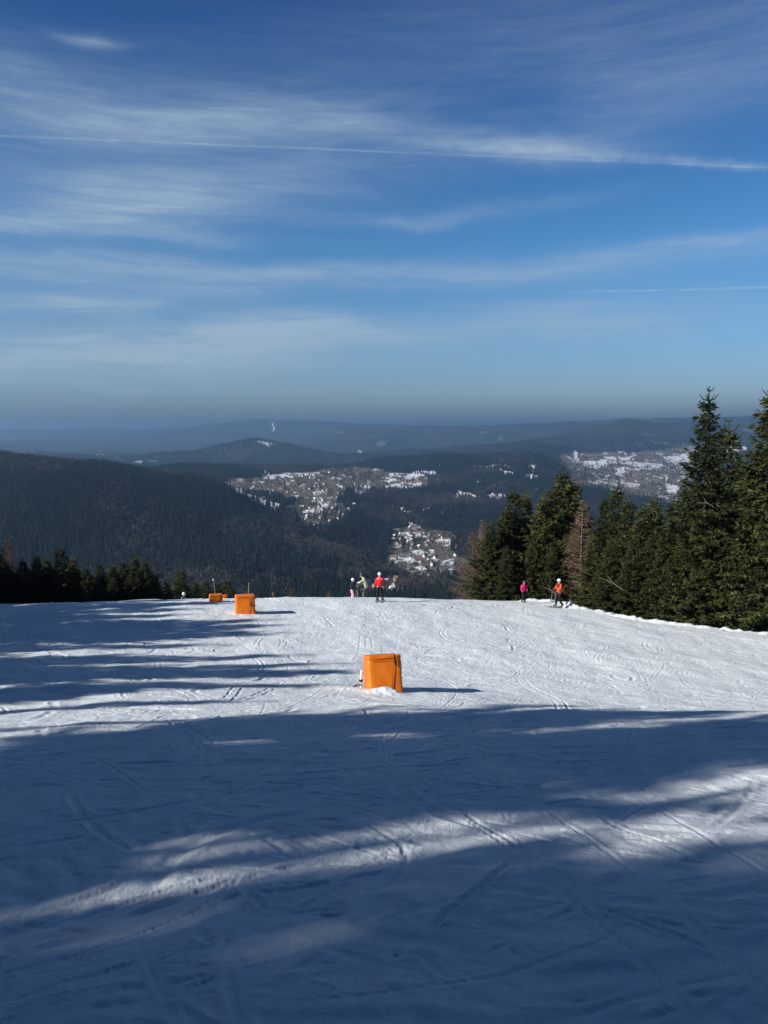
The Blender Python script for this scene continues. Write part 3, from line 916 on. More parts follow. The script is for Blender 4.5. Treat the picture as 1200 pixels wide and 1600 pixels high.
def forest(name, label, x, y, z, size, which, tone, bare_, seed=3):
    rs = np.random.RandomState(seed)
    protos = [tiers(rs), tiers(rs, 6, 6, r=0.15), tiers(rs, 4, 7, r=0.20), bare(rs), bare(rs, 60, 0.3)]
    n = len(x)
    V = [np.stack([x, y, z-0.3], 1)]; F = {}; tagv = [np.zeros(n)]; o = n
    for k, (v, fs) in enumerate(protos):
        V.append(v); tagv.append(np.full(len(v), k+1.0))
        for f in fs:
            F.setdefault(f.shape[1], []).append(f+o)
        o += len(v)
    me = mesh_np(name, np.concatenate(V), [np.concatenate(f) for f in F.values()], M_WOOD)
    tot = o
    pad = lambda a: np.concatenate([a, np.zeros(tot-n)]).astype(np.float32)
    for nm, arr in (('proto', np.concatenate(tagv).astype(np.float32)), ('size', pad(size)), ('kind_index', pad(which)), ('tone', pad(tone)), ('bareness', pad(bare_)), ('turn', pad(rs.rand(n)*6.28)), ('girth', pad(rs.uniform(.8, 1.25, n)))):
        at = me.attributes.new(nm, 'FLOAT', 'POINT'); at.data.foreach_set('value', arr)
    ob = tag(link(name, me), label, 'forest', kind='stuff')
    ng = bpy.data.node_groups.new(name+'_scatter', 'GeometryNodeTree')
    ng.interface.new_socket('Geometry', in_out='INPUT', socket_type='NodeSocketGeometry')
    ng.interface.new_socket('Geometry', in_out='OUTPUT', socket_type='NodeSocketGeometry')
    nd, lk = ng.nodes, ng.links
    gi, go = nd.new('NodeGroupInput'), nd.new('NodeGroupOutput')

    def attr(nm):
        a = nd.new('GeometryNodeInputNamedAttribute'); a.data_type = 'FLOAT'; a.inputs['Name'].default_value = nm
        return a.outputs['Attribute']

    def select(val):
        c = nd.new('FunctionNodeCompare'); c.data_type = 'FLOAT'; c.operation = 'EQUAL'
        lk.new(attr('proto'), c.inputs[0]); c.inputs[1].default_value = val; c.inputs['Epsilon'].default_value = 0.1
        s = nd.new('GeometryNodeSeparateGeometry'); s.domain = 'POINT'
        lk.new(gi.outputs[0], s.inputs[0]); lk.new(c.outputs[0], s.inputs[1])
        return s.outputs[0]
    join = nd.new('GeometryNodeJoinGeometry')
    for k in range(len(protos), 0, -1):
        g2 = nd.new('GeometryNodeGeometryToInstance'); lk.new(select(float(k)), g2.inputs[0]); lk.new(g2.outputs[0], join.inputs[0])
    iop = nd.new('GeometryNodeInstanceOnPoints'); iop.inputs['Pick Instance'].default_value = True
    lk.new(select(0.0), iop.inputs['Points']); lk.new(join.outputs[0], iop.inputs['Instance'])
    lk.new(attr('kind_index'), iop.inputs['Instance Index'])
    cr = nd.new('ShaderNodeCombineXYZ'); lk.new(attr('turn'), cr.inputs[2])
    lk.new(cr.outputs[0], iop.inputs['Rotation'])
    m = nd.new('ShaderNodeMath'); m.operation = 'MULTIPLY'; lk.new(attr('size'), m.inputs[0]); lk.new(attr('girth'), m.inputs[1])
    cs = nd.new('ShaderNodeCombineXYZ'); lk.new(m.outputs[0], cs.inputs[0]); lk.new(m.outputs[0], cs.inputs[1]); lk.new(attr('size'), cs.inputs[2])
    lk.new(cs.outputs[0], iop.inputs['Scale'])
    lk.new(iop.outputs[0], go.inputs[0])
    md = ob.modifiers.new('scatter', 'NODES'); md.node_group = ng
    return ob


def horizon_cull(x, y, z, margin):
    """keep points that rise (plus margin) above everything nearer on their bearing."""
    az = np.arctan2(x, y); r = np.hypot(x, y)
    nb = 1400
    bins = np.linspace(R(-36), R(36), nb)
    rr = np.exp(np.linspace(math.log(130), math.log(9000), 700))
    A, RR = np.meshgrid(bins, rr, indexing='ij')
    zz = far_z(RR*np.sin(A), RR*np.cos(A))
    el = zz/RR
    run = np.maximum.accumulate(el, axis=1)
    run = np.maximum(run, -0.223)                 # the piste crest
    bi = np.clip(((az-bins[0])/(bins[1]-bins[0])).round().astype(int), 0, nb-1)
    ri = np.clip(np.searchsorted(rr, r)-1, 0, len(rr)-1)
    return (z+margin)/r >= run[bi, ri]-0.001


def scatter(rmin, rmax, cell, seed, az=33):
    rs = np.random.RandomState(seed)
    out = []
    area = 0.5*(2*R(az))*(rmax**2-rmin**2)
    n = int(area/cell)
    a = rs.uniform(-R(az), R(az), n); r = np.sqrt(rs.uniform(rmin**2, rmax**2, n))
    return r*np.sin(a), r*np.cos(a), rs


def plant_far():
    sets = []
    for rmin, rmax, cell, seed, grow in ((1000, 2600, 46, 2, 1.0), (2600, 4400, 95, 3, 1.08), (4400, 7600, 300, 4, 1.3)):
        x, y, rs = scatter(rmin, rmax, cell, seed)
        z = far_z(x, y)
        keep = horizon_cull(x, y, z, 26)
        x, y, z = x[keep], y[keep], z[keep]
        snow, mead = land_cover(x, y, z)
        p = np.where(snow > 0.5, 0.018, np.where(mead > 0.5, np.where(y > 3400, 0.42, np.where(y < 2300, 0.40, 0.28)), 1.0))
        p = p*np.where((mead < .5) & (snow < .5), 0.86+0.14*(fbm(x*0.012, y*0.012, 2) > -0.3), 1)
        keep = rs.rand(len(x)) < p
        x, y, z, mead, snow = x[keep], y[keep], z[keep], mead[keep], snow[keep]
        decid = (fbm(x*0.0045+2, y*0.0035+6, 3)+0.62*mead+0.28*rs.randn(len(x))) > 0.58
        size = rs.uniform(10, 26, len(x))*(1+0.22*fbm(x*0.006+7, y*0.005, 2))*grow*np.where(mead > .5, 0.52, 1.0)
        which = np.where(decid, rs.randint(3, 5, len(x)), rs.randint(0, 3, len(x))).astype(float)
        tone = np.clip(0.5+0.30*rs.randn(len(x))+0.6*fbm(x*0.005+4, y*0.0032, 4), 0, 1)
        sets.append((x, y, z, size, which, tone, decid.astype(float)))
    cat = [np.concatenate(s) for s in zip(*sets)]
    x, y = cat[0], cat[1]
    px, _ = project(x, y, cat[2])
    # left ridge up to its spur line; the rest belongs to the middle hills or to the country behind
    spur = np.interp(y, [900, 1450, 1700, 2000, 2200], [620, 560, 450, 345, 300])
    left = (y < 2400) & (px < spur)
    back = (y > 4700)
    for nm, lab, k in (('forest', 'dark blue green conifer forest covering the left ridge', left),
                       ('forest', 'forest of the middle wooded hills around the village', ~left & ~back),
                       ('forest', 'hazy far woods on the hills beyond the distant town', ~left & back)):
        forest(nm, lab, *[c[k] for c in cat], seed=len(nm)+int(k.sum()) % 7)
    print('far trees', len(x))


plant_far()

# ---------------------------------------------------------------- houses
M_WALLS = [simple_mat('wall_white', (0.58, 0.56, 0.52), 0.8, 0.2), simple_mat('wall_cream', (0.42, 0.36, 0.28), 0.8, 0.2), simple_mat('wall_timber', (0.16, 0.10, 0.06), 0.8, 0.2), simple_mat('wall_grey', (0.30, 0.30, 0.30), 0.8, 0.2)]
M_ROOFS = [simple_mat('roof_snowy', (0.66, 0.67, 0.70), 0.6, 0.2), simple_mat('roof_red', (0.13, 0.045, 0.040), 0.7, 0.2, 0.2, 1.0), simple_mat('roof_slate', (0.075, 0.075, 0.085), 0.6, 0.2), simple_mat('roof_brown', (0.16, 0.09, 0.06), 0.7, 0.2)]
M_PANE = simple_mat('dark_window_glass', (0.03, 0.035, 0.045), 0.15, 0.5)


def wall_mesh(name, w, d, h, rh, mat):
    V = [(-w/2, -d/2, -2), (w/2, -d/2, -2), (w/2, d/2, -2), (-w/2, d/2, -2), (-w/2, -d/2, h), (w/2, -d/2, h), (w/2, d/2, h), (-w/2, d/2, h), (-w/2, 0, h+rh), (w/2, 0, h+rh)]
    return mesh_np(name, V, [np.array([(0, 1, 5, 4), (2, 3, 7, 6)]), np.array([(1, 2, 6, 9, 5), (3, 0, 4, 8, 7)])], mat)


def roof_mesh(name, w, d, h, rh, mat, ov=0.6, th=0.35):
    sl = rh/(d/2)
    pr = [(-d/2-ov, h-ov*sl), (0, h+rh), (d/2+ov, h-ov*sl)]
    V = [(sx*(w/2+ov), y, z+dz) for sx in (-1, 1) for dz in (0.05, th) for (y, z) in pr]
    # indices: side*6 + layer*3 + i
    I = lambda s, l, i: s*6+l*3+i
    F = []
    for i in (0, 1):
        F += [(I(0, 1, i), I(1, 1, i), I(1, 1, i+1), I(0, 1, i+1)), (I(0, 0, i+1), I(1, 0, i+1), I(1, 0, i), I(0, 0, i)),
              (I(0, 0, i), I(0, 1, i), I(0, 1, i+1), I(0, 0, i+1)), (I(1, 0, i+1), I(1, 1, i+1), I(1, 1, i), I(1, 0, i))]
    F += [(I(0, 0, 0), I(1, 0, 0), I(1, 1, 0), I(0, 1, 0)), (I(0, 1, 2), I(1, 1, 2), I(1, 0, 2), I(0, 0, 2))]
    return mesh_np(name, V, np.array(F), mat)


def window_mesh(name, spots, mat):
    """one small pane block, ribbed into the wall it sits on: (x, y, z, w, h, axis, sign)"""
    x, y, z, w, h, ax, sg = spots
    t = 0.12
    if ax == 'y':
        lo, hi = (x-w/2, y-(t if sg < 0 else 0.02), z), (x+w/2, y+(t if sg > 0 else 0.02), z+h)
    else:
        lo, hi = (x-(t if sg < 0 else 0.02), y-w/2, z), (x+(t if sg > 0 else 0.02), y+w/2, z+h)
    return box_mesh(name, lo, hi, mat)


def box_mesh(name, lo, hi, mat):
    V = [(x, y, z) for z in (lo[2], hi[2]) for y in (lo[1], hi[1]) for x in (lo[0], hi[0])]
    F = np.array([(0, 2, 3, 1), (4, 5, 7, 6), (0, 1, 5, 4), (2, 6, 7, 3), (0, 4, 6, 2), (1, 3, 7, 5)])
    return mesh_np(name, V, F, mat)


HOUSES = []
for i, (w, d, h, rh, a, b) in enumerate([(13, 9, 5, 4.2, 0, 2), (11, 8.5, 4.5, 4.4, 1, 0), (16, 10, 6, 4.6, 0, 2), (12, 9, 4.6, 4.6, 2, 2), (14, 9.5, 5.4, 4.4, 0, 1), (17, 10, 6.5, 4.5, 3, 3), (12, 9, 5, 4.5, 1, 3), (10, 8, 4, 3.8, 0, 0)]):
    HOUSES.append((wall_mesh('walls', w, d, h, rh, M_WALLS[a]), roof_mesh('roof', w, d, h, rh, M_ROOFS[b])))


def place_houses():
    rs = np.random.RandomState(33)
    for pl, dmin, dmax, n, grp, lab in VILLAGES:
        P = np.array(pl, float)
        lo, hi = P.min(0), P.max(0)
        m = n*6
        cx, cy_ = rs.uniform(lo[0], hi[0], m), rs.uniform(lo[1], hi[1], m)
        k = inside([tuple(v) for v in pl], cx, cy_)
        cx, cy_ = cx[k], cy_[k]
        pts = hit_far(cx, cy_)
        if 'strewn' in grp:
            big = [rs.uniform(lo[0], hi[0], 2600), rs.uniform(lo[1], hi[1], 2600)]
            pts = hit_far(*big)
            pts = pts[~np.isnan(pts[:, 0])]
            pts = pts[land_cover(pts[:, 0], pts[:, 1], pts[:, 2])[0] > 0.5]
        got = []
        for p in pts:
            if len(got) >= n or np.isnan(p[0]) or not (dmin < p[1] < dmax):
                continue
            if any((p[0]-q[0])**2+(p[1]-q[1])**2 < 24**2 for q in got):
                continue
            got.append(p)
        for p in got:
            wm, rm = HOUSES[rs.choice(len(HOUSES), p=[.2, .15, .1, .1, .1, .1, .05, .2])]
            s = rs.uniform(0.65, 1.05)*(1.2 if p[1] > 5000 else 1)
            z = float(far_z(np.array([p[0]]), np.array([p[1]]))[0])
            t = thing('house', (p[0], p[1], z+0.6), lab, 'house', grp, rs.uniform(0, PI))
            t.scale = (s, s, s)
            link('walls', wm, t); link('roof', rm, t)


place_houses()


def far_point(px, py):
    p = hit_far(np.array([px]), np.array([py]))[0]
    return p[0], p[1], float(far_z(np.array([p[0]]), np.array([p[1]]))[0])


# the long red roofed works and its white gabled front, low in the valley
px0, py0, pz0 = far_point(683, 907)
S = py0/FPX            # metres per photo pixel there
t = thing('factory_hall', (px0+14*S*0, py0, pz0), 'long factory hall under a dull red roof, low in the valley', 'factory')
W_, D_, H_, RH_ = 42*S, 16*S, 3.5*S, 5.5*S
link('walls', wall_mesh('walls', W_, D_, H_, RH_, M_WALLS[3]), t); link('roof', roof_mesh('roof', W_, D_, H_, RH_, M_ROOFS[1], 0.8), t)
for k in range(9):
    link('window', window_mesh('window', (-W_/2+(k+0.5)*W_/9, -D_/2, 1.2, 3.0, 2.2, 'y', -1), M_PANE), t)
px0, py0, pz0 = far_point(655, 909)
t = thing('gabled_house', (px0, py0, pz0), 'white gabled house with red roof at the left end of the long factory hall', 'house', rz=PI/2)
w, d, h, rh = 13*S, 9*S, 5*S, 5.2*S
link('walls', wall_mesh('walls', w, d, h, rh, M_WALLS[0]), t); link('roof', roof_mesh('roof', w, d, h, rh, M_ROOFS[1], 0.5), t)
for yy in (-2.6*S, 0, 2.6*S):
    link('window', window_mesh('window', (-w/2, yy, 2.0, 1.6, 2.2, 'x', -1), M_PANE), t)
link('window', window_mesh('window', (-w/2, 0, h+0.6, 1.5, 1.8, 'x', -1), M_PANE), t)
px0, py0, pz0 = far_point(668, 907)
t = thing('stair_tower', (px0, py0, pz0), 'plain white flat topped tower between gabled house and factory hall', 'tower')
link('walls', box_mesh('walls', (-4*S, -4*S, -2), (4*S, 4*S, 8.5*S), M_WALLS[0]), t)
link('roof', box_mesh('roof', (-4.3*S, -4.3*S, 8.5*S+0.01), (4.3*S, 4.3*S, 9.1*S), M_ROOFS[0]), t)
link('window', window_mesh('window', (0, -4*S, 2.5*S, 1.6*S, 4*S, 'y', -1), M_PANE), t)
px0, py0, pz0 = far_point(640, 912)
t = thing('shed', (px0, py0, pz0), 'low dark red roofed shed left of the white gabled house', 'shed')
link('walls', wall_mesh('walls', 16*S, 9*S, 2.5*S, 3*S, M_WALLS[2]), t); link('roof', roof_mesh('roof', 16*S, 9*S, 2.5*S, 3*S, M_ROOFS[3], 0.8), t)

# the pale chapel on the skyline of the village and the mast tower on the farthest peak
px0, py0, pz0 = far_point(418, 741)
t = thing('chapel', (px0, py0, pz0), 'white chapel with pointed tower on the brown meadow above the village', 'chapel')
link('walls', wall_mesh('walls', 20, 11, 9, 6, M_WALLS[0]), t); link('roof', roof_mesh('roof', 20, 11, 9, 6, M_ROOFS[2]), t); t.scale = (.7, .7, .7)
link('tower', box_mesh('tower', (-17, -3.2, -2), (-10.6, 3.2, 21), M_WALLS[0]), t)
v = np.array([(-17.4, -3.6, 21), (-10.2, -3.6, 21), (-10.2, 3.6, 21), (-17.4, 3.6, 21), (-13.8, 0, 33)])
link('spire', mesh_np('spire', v, [np.array([(0, 1, 4), (1, 2, 4), (2, 3, 4), (3, 0, 4)]), np.array([(3, 2, 1, 0)])], M_ROOFS[2]), t)

rr_ = np.linspace(14500, 19500, 400); a_ = math.atan((421-600)/FPX)
zz_ = far_z(rr_*math.sin(a_), rr_*math.cos(a_)); kk = int(np.argmax(zz_/rr_))
t = thing('summit_tower', (rr_[kk]*math.sin(a_), rr_[kk]*math.cos(a_), zz_[kk]-3), 'tiny tapering tower on top of the farthest hazy peak', 'tower')
hs = np.array([0, 10, 20, 32, 50, 75, 105]); rs_ = np.array([26, 21, 15, 10, 6, 3, 1.0])
v, f = tube(np.stack([hs*0, hs*0, hs-5.0], 1), rs_, 16)
link('shell', mesh_np('shell', v, f, M_WALLS[3], True), t)
v, f = tube([(0, 0, 99), (0, 0, 124)], [0.9, 0.3], 8)
link('mast', mesh_np('mast', v, f, M_WALLS[3]), t)

# ---------------------------------------------------------------- padded boxes on the piste
def pad_material():
    m, nt, p = new_mat('orange_pad_vinyl')
    tc = N(nt, 'ShaderNodeTexCoord'); P = tc.outputs['Object']
    f = noise(nt, P, 3.0, 5, 0.6)
    g = noise(nt, mapping(nt, P, (1, 1, 0.4)), 14.0, 4, 0.7)
    c = ramp(nt, f, [(0.3, (0.60, 0.135, 0.004)), (0.7, (0.70, 0.180, 0.008))])
    c = mix_col(nt, ramp(nt, g, [(0.60, (0, 0, 0)), (0.82, (0.5, 0.5, 0.5))]), c, (0.42, 0.12, 0.02))
    nt.links.new(c, p.inputs['Base Color'])
    p.inputs['Roughness'].default_value = 0.42; p.inputs['Specular IOR Level'].default_value = 0.4
    n1 = bump(nt, noise(nt, mapping(nt, P, (1, 1, 0.35)), 4.5, 4, 0.6, 0.8), 0.25, 0.04)
    nt.links.new(n1, p.inputs['Normal'])
    return m


M_PAD = pad_material()
M_BLACK = simple_mat('black_webbing', (0.012, 0.012, 0.014), 0.6, 0.3)
M_SEAM = simple_mat('dark_orange_seam', (0.22, 0.045, 0.006), 0.6, 0.2)
M_STEEL = simple_mat('grey_steel', (0.35, 0.36, 0.38), 0.4, 0.5, 0.2, 8, 0.6)
M_PIPE = simple_mat('white_painted_pipe', (0.75, 0.75, 0.74), 0.5, 0.4, 0.15, 9)
M_SNOWP = None


def soft_box(name, w, d, h, mat, top=1.0, bulge=0.03, r=0.07, seed=0, z0=0.0, n=14, lump=0.007):
    """padded block: rounded edges, slightly bulged faces, wobbly vinyl."""
    bm_pts = {}
    V, F = [], []

    def key(i, j, k):
        q = (i, j, k)
        if q not in bm_pts:
            u, v, t = i/n*2-1, j/n*2-1, k/n*2-1
            # rounded-cube mapping
            ax = np.array([u, v, t])
            inner = np.array([w/2-r, d/2-r, h/2-r])
            p = np.array([u*w/2, v*d/2, t*h/2])
            c = np.clip(p, -inner, inner)
            dv = p-c
            L = np.linalg.norm(dv)
            if L > 1e-9:
                p = c+dv/L*r
            sc = 1+(top-1)*(t*0.5+0.5)
            p[0] *= sc; p[1] *= sc
            fu, fv, ft = (1-u*u), (1-v*v), (1-t*t)
            if abs(u) == 1: p[0] += u*bulge*fv*ft
            if abs(v) == 1: p[1] += v*bulge*fu*ft
            if abs(t) == 1: p[2] += t*bulge*fu*fv
            p[0] += lump*float(vnoise(seed+u*2.1+t*1.7, v*2.3+9)); p[1] += lump*float(vnoise(seed+u*2.6+4, t*2.2+v)); p[2] += lump*0.8*float(vnoise(seed+v*2+u*2.4, 3+u))
            bm_pts[q] = len(V); V.append((p[0], p[1], p[2]+h/2+z0))
        return bm_pts[q]
    for a in range(n):
        for b in range(n):
            F.append((key(a, b, n), key(a+1, b, n), key(a+1, b+1, n), key(a, b+1, n)))
            F.append((key(a, b+1, 0), key(a+1, b+1, 0), key(a+1, b, 0), key(a, b, 0)))
            F.append((key(a, 0, b), key(a+1, 0, b), key(a+1, 0, b+1), key(a, 0, b+1)))
            F.append((key(a+1, n, b), key(a, n, b), key(a, n, b+1), key(a+1, n, b+1)))
            F.append((key(0, a+1, b), key(0, a, b), key(0, a, b+1), key(0, a+1, b+1)))
            F.append((key(n, a, b), key(n, a+1, b), key(n, a+1, b+1), key(n, a, b+1)))
    return mesh_np(name, np.array(V), np.array(F), mat, True)


def ribbon(name, pts, w, th, mat, axis=(1, 0, 0)):
    """flat strap following points."""
    pts = np.asarray(pts, float); a = np.asarray(axis, float)
    V = []
    for i, p in enumerate(pts):
        d = pts[min(i+1, len(pts)-1)]-pts[max(i-1, 0)]; d /= np.linalg.norm(d)
        nrm = np.cross(d, a); nrm /= np.linalg.norm(nrm)
        for sa, sn in ((-1, -1), (1, -1), (1, 1), (-1, 1)):
            V.append(p+a*sa*w/2+nrm*sn*th/2)
    F = []
    for i in range(len(pts)-1):
        for k in range(4):
            F.append((i*4+k, i*4+(k+1) % 4, i*4+4+(k+1) % 4, i*4+4+k))
    e = (len(pts)-1)*4
    F += [(3, 2, 1, 0), (e, e+1, e+2, e+3)]
    return mesh_np(name, np.array(V), np.array(F), mat)


def rope(name, pts, r, mat, n=6):
    v, f = tube(pts, np.full(len(pts), r), n)
    return mesh_np(name, v, f, mat, True)


def ground_at(x, y):
    return float((ground_z(np.array([x]), np.array([y])))[0])


def padded_box(x, y, rz, w, d, h, label, seed, straps, flip=False, sink=0.06):
    z = ground_at(x, y)-sink
    t = thing('padded_box', (x, y, z), label, 'padded box', 'orange padded boxes on the piste', rz)
    sl = (near_z(np.array([x]), np.array([y+0.8]))[0]-near_z(np.array([x]), np.array([y-0.8]))[0])/1.6
    t.rotation_euler = (math.atan(sl)*1.15, 0, rz)
    link('pad', soft_box('pad', w, d, h-0.10+0.08, M_PAD, 0.975, 0.012, min(0.055, h*0.14), seed, -0.08), t)
    lid = link('lid', soft_box('lid', w-0.006, d-0.004, 0.14, M_PAD, 0.985, 0.010, 0.045, seed+5, h-0.132, lump=0.010), t)
    yf = -d/2-0.022
    # sagging hem cord under the lid and the seam down the front
    xs = np.linspace(-w/2+0.06, w/2-0.05, 14)
    link('hem', rope('hem', [(a, yf-0.014, h-0.145+0.008*math.sin(a*31)) for a in xs], 0.008, M_SEAM), t)
    s = np.linspace(0, 1, 10)
    link('seam', rope('seam', np.stack([w*0.24-0.10*s**1.6, np.full(10, yf-0.003-0.012), h-0.15-(h-0.2)*s], 1), 0.009, M_SEAM), t)
    for (sx, z1, z0) in straps:
        link('strap', ribbon('strap', [(sx, yf-0.022, h*z1), (sx+0.004, yf-0.03, h*(z1+z0)/2), (sx+0.018, yf-0.02, h*z0)], 0.055, 0.008, M_BLACK), t)
    return t, z


bx, by = BOX_XY
padded_box(bx, by, R(12), 1.04, 0.95, 1.14, 'big nearest orange padded box with a black strap, alone in the middle of the piste', 3, [(0.30, 0.985, 0.70)])
b2 = hit(380.5, 960)
t, z2 = padded_box(b2[0], b2[1]+0.5, R(12), 1.06, 1.0, 1.02, 'orange padded box with dark ties on its right edge at the left crest, second nearest', 8, [(0.30, 0.62, 0.36)], sink=0.04)
for k, zz in enumerate((0.16, 0.44, 0.80)):
    link('tie', ribbon('tie', [(0.33, -0.545, zz), (0.50, -0.55, zz+0.01), (0.565, -0.50, zz-0.01)], 0.03, 0.008, M_BLACK, (0, 0, 1)), t)
for k, zz in enumerate((0.88, 0.55)):
    link('tie', ribbon('tie', [(0.56, -0.45, zz), (0.64, -0.47, zz-0.14), (0.69, -0.48, zz-0.26)], 0.03, 0.008, M_BLACK, (0, 1, 0)), t)
x3, y3, z3 = hit(335.5, 941.5)
padded_box(x3, y3+0.3, R(16), 0.76, 0.7, 0.44, 'low flat orange padded box on the crest, left of the second box', 12, [(0.27, 0.9, 0.2)], sink=0.0)
x4, y4, z4 = at_depth(348.5, 52.5)
padded_box(x4, y4, R(14), 0.62, 0.6, 0.42, 'farthest and smallest orange padded box, just behind the low flat one', 15, [(0.22, 0.9, 0.3)], sink=0.0)

# hydrant pipe stub beside the nearest box
hx, hy = bx-0.70, by-0.02
hz = ground_at(hx, hy)
t = thing('hydrant', (hx, hy, hz), 'small white hydrant pipe with dark fittings at the left side of the nearest orange box', 'hydrant')
link('pipe', rope('pipe', [(0.02, 0, -0.1), (0.02, 0, 0.28), (0.05, 0.02, 0.55)], 0.035, M_PIPE, 10), t)
link('flange', rope('flange', [(0.02, 0, 0.20), (0.021, 0, 0.27)], 0.062, M_BLACK, 10), t)
link('valve', rope('valve', [(-0.10, -0.03, 0.10), (0.02, -0.01, 0.12)], 0.038, M_STEEL, 8), t)
link('hose', rope('hose', [(-0.10, -0.03, 0.10), (-0.19, -0.10, 0.06), (-0.30, -0.12, 0.03), (-0.40, -0.16, 0.0)], 0.026, M_BLACK, 8), t)

# thin dry twigs sticking up behind the boxes
def twig(x, y, z, pts, r, label):
    o = link('marker_twig', rope('marker_twig', pts, r, M_DEADWOOD, 5), None, (x, y, z))
    return tag(o, label, 'twig')


twig(bx-0.10, by+0.9, ground_at(bx-0.1, by+0.9)-0.05, [(0, 0, -0.1), (0.0, 0, 0.7), (0.05, 0.02, 1.42)], 0.010, 'thin dry twig poking up behind the nearest orange box')
twig(b2[0]+0.0, b2[1]+1.6, ground_at(b2[0], b2[1]+1.6), [(0, 0, -0.1), (0.0, 0, 0.9), (0.03, 0.02, 1.55)], 0.022, 'thin marker stake behind the second orange box')

# snow lance leaning behind the distant boxes
xl, yl, zl = at_depth(338, 72)
t = thing('snow_lance', (xl, yl, zl), 'thin leaning snow lance with round head behind the small distant orange boxes', 'snow lance')
top = top_height(334, 906, 72, zl)
link('pole', rope('pole', [(0.12, 0, -0.2), (0.0, 0, top*0.6), (-0.16, 0, top-0.1)], 0.028, M_STEEL, 8), t)
v, f = tube([(-0.165, 0, top-0.15), (-0.17, 0, top-0.1), (-0.18, 0, top+0.03), (-0.18, 0, top+0.10), (-0.18, 0, top+0.13)], [0.04, 0.09, 0.12, 0.09, 0.03], 12)
link('head', mesh_np('head', v, f, M_STEEL, True), t)
for a in (-0.6, 0.6):
    link('nozzle', rope('nozzle', [(-0.18, 0, top+0.06), (-0.18+0.3*a, -0.12, top+0.12)], 0.03, M_BLACK, 6), t)
xl, yl, zl = at_depth(428, 70)
t = thing('snow_lance', (xl, yl, zl), 'squat brown capped hydrant post just showing over the crest left of centre', 'hydrant')
top = top_height(428, 925, 70, zl)
link('pole', rope('pole', [(0, 0, -0.2), (0, 0, top-0.3)], 0.09, M_BARK, 8), t)
v, f = tube([(0, 0, top-0.34), (0, 0, top-0.32), (0, 0, top-0.08), (0, 0, top)], [0.1, 0.17, 0.16, 0.06], 10)
link('cap', mesh_np('cap', v, f, M_BARK, True), t)
t.name = 'hydrant_post'

# little heap of ploughed snow at the wood's edge
def heap(x, y, w, h, label, seed):
    n = 26
    rs = np.random.RandomState(seed)
    U, Vv = np.meshgrid(np.linspace(-1, 1, n), np.linspace(-1, 1, n), indexing='ij')
    rr = np.hypot(U, Vv)
    hh = h*np.clip(1-rr**1.5, 0, 1)*(0.75+0.5*vnoise(U*2.3+seed, Vv*2.3))*(1+0.25*vnoise(U*7, Vv*7+seed)) - 0.06*(rr > 0.97)
    X, Y = x+U*w, y+Vv*w*0.8
    Z = ground_z(X, Y)+hh-0.02
    V = np.stack([X-x, Y-y, Z-ground_at(x, y)], -1).reshape(-1, 3)
    o = link('snow_heap', mesh_np('snow_heap', V, grid_faces(n, n, False), ground.data.materials[0], True), None, (x, y, ground_at(x, y)))
    return tag(o, label, 'snow heap')


h1 = hit(888, 949)
heap(h1[0], h1[1]+0.2, 0.55, 0.50, 'lumpy white snow heap at the wood edge right of the orange jacketed skier', 4)

# pale dead branches caught in the wood's edge
def dead_branch(pxa, rowa, pxb, rowb, d, label):
    def P(px, row, dd):
        r_ = ray(px, row); return r_*(dd/r_[1])
    a, b = P(pxa, rowa, d), P(pxb, rowb, d-0.3)
    m1 = a*0.6+b*0.4+np.array([0, 0, 0.10]); 
    loc = a
    v, f = tube([a-loc, m1-loc, b-loc], [0.030, 0.026, 0.012], 6)
    v2, f2 = tube([m1-loc, m1-loc+(b-a)*0.25+np.array([0, 0, 0.28])], [0.016, 0.008], 5)
    V, F = join_vf([(v, f), (v2, f2)])
    o = link('dead_branch', mesh_np('dead_branch', V, F, M_DEADWOOD, True), None, tuple(loc))
    tag(o, label, 'branch')


dead_branch(972, 921, 936, 902, 48.0, 'pale dead branch sloping down in the low spruce right of the orange skier')
dead_branch(868, 928, 848, 917, 53.0, 'grey dead branch between the two skiers at the wood edge')
dead_branch(1112, 790, 1092, 786, 45.6, 'short pale dead branch across the tall slender spruce')

# ---------------------------------------------------------------- people
def cloth_mat(name, col, rough=0.75, var=0.12):
    return simple_mat(name, col, rough, 0.2, var, 9)


M_SKIN = simple_mat('skin', (0.50, 0.30, 0.22), 0.55, 0.35, 0.06, 20)
M_REDJ = cloth_mat('red_jacket', (0.62, 0.018, 0.030)); M_DARKT = cloth_mat('black_trousers', (0.012, 0.012, 0.014))
M_PINKT = cloth_mat('pale_pink_trousers', (0.72, 0.34, 0.44)); M_NAVY = cloth_mat('navy_jacket', (0.012, 0.014, 0.03))
M_GREENJ = cloth_mat('pale_green_jacket', (0.42, 0.43, 0.30), 0.75, 0.45); M_GREENT = cloth_mat('grey_green_trousers', (0.085, 0.105, 0.085))
M_PINKJ = cloth_mat('hot_pink_jacket', (0.60, 0.025, 0.17)); M_TEAL = cloth_mat('dark_teal_cloth', (0.018, 0.045, 0.045))
M_ORANGEJ = cloth_mat('orange_jacket', (0.66, 0.10, 0.028)); M_MAROON = cloth_mat('dark_red_cloth', (0.16, 0.014, 0.018))
M_HELMW = simple_mat('white_helmet', (0.82, 0.82, 0.82), 0.3, 0.5); M_HELMD = simple_mat('dark_helmet', (0.03, 0.035, 0.04), 0.3, 0.5)
M_BOOT = simple_mat('ski_boot', (0.05, 0.05, 0.055), 0.4, 0.5); M_GLOVE = simple_mat('dark_glove', (0.02, 0.02, 0.022), 0.7, 0.2)
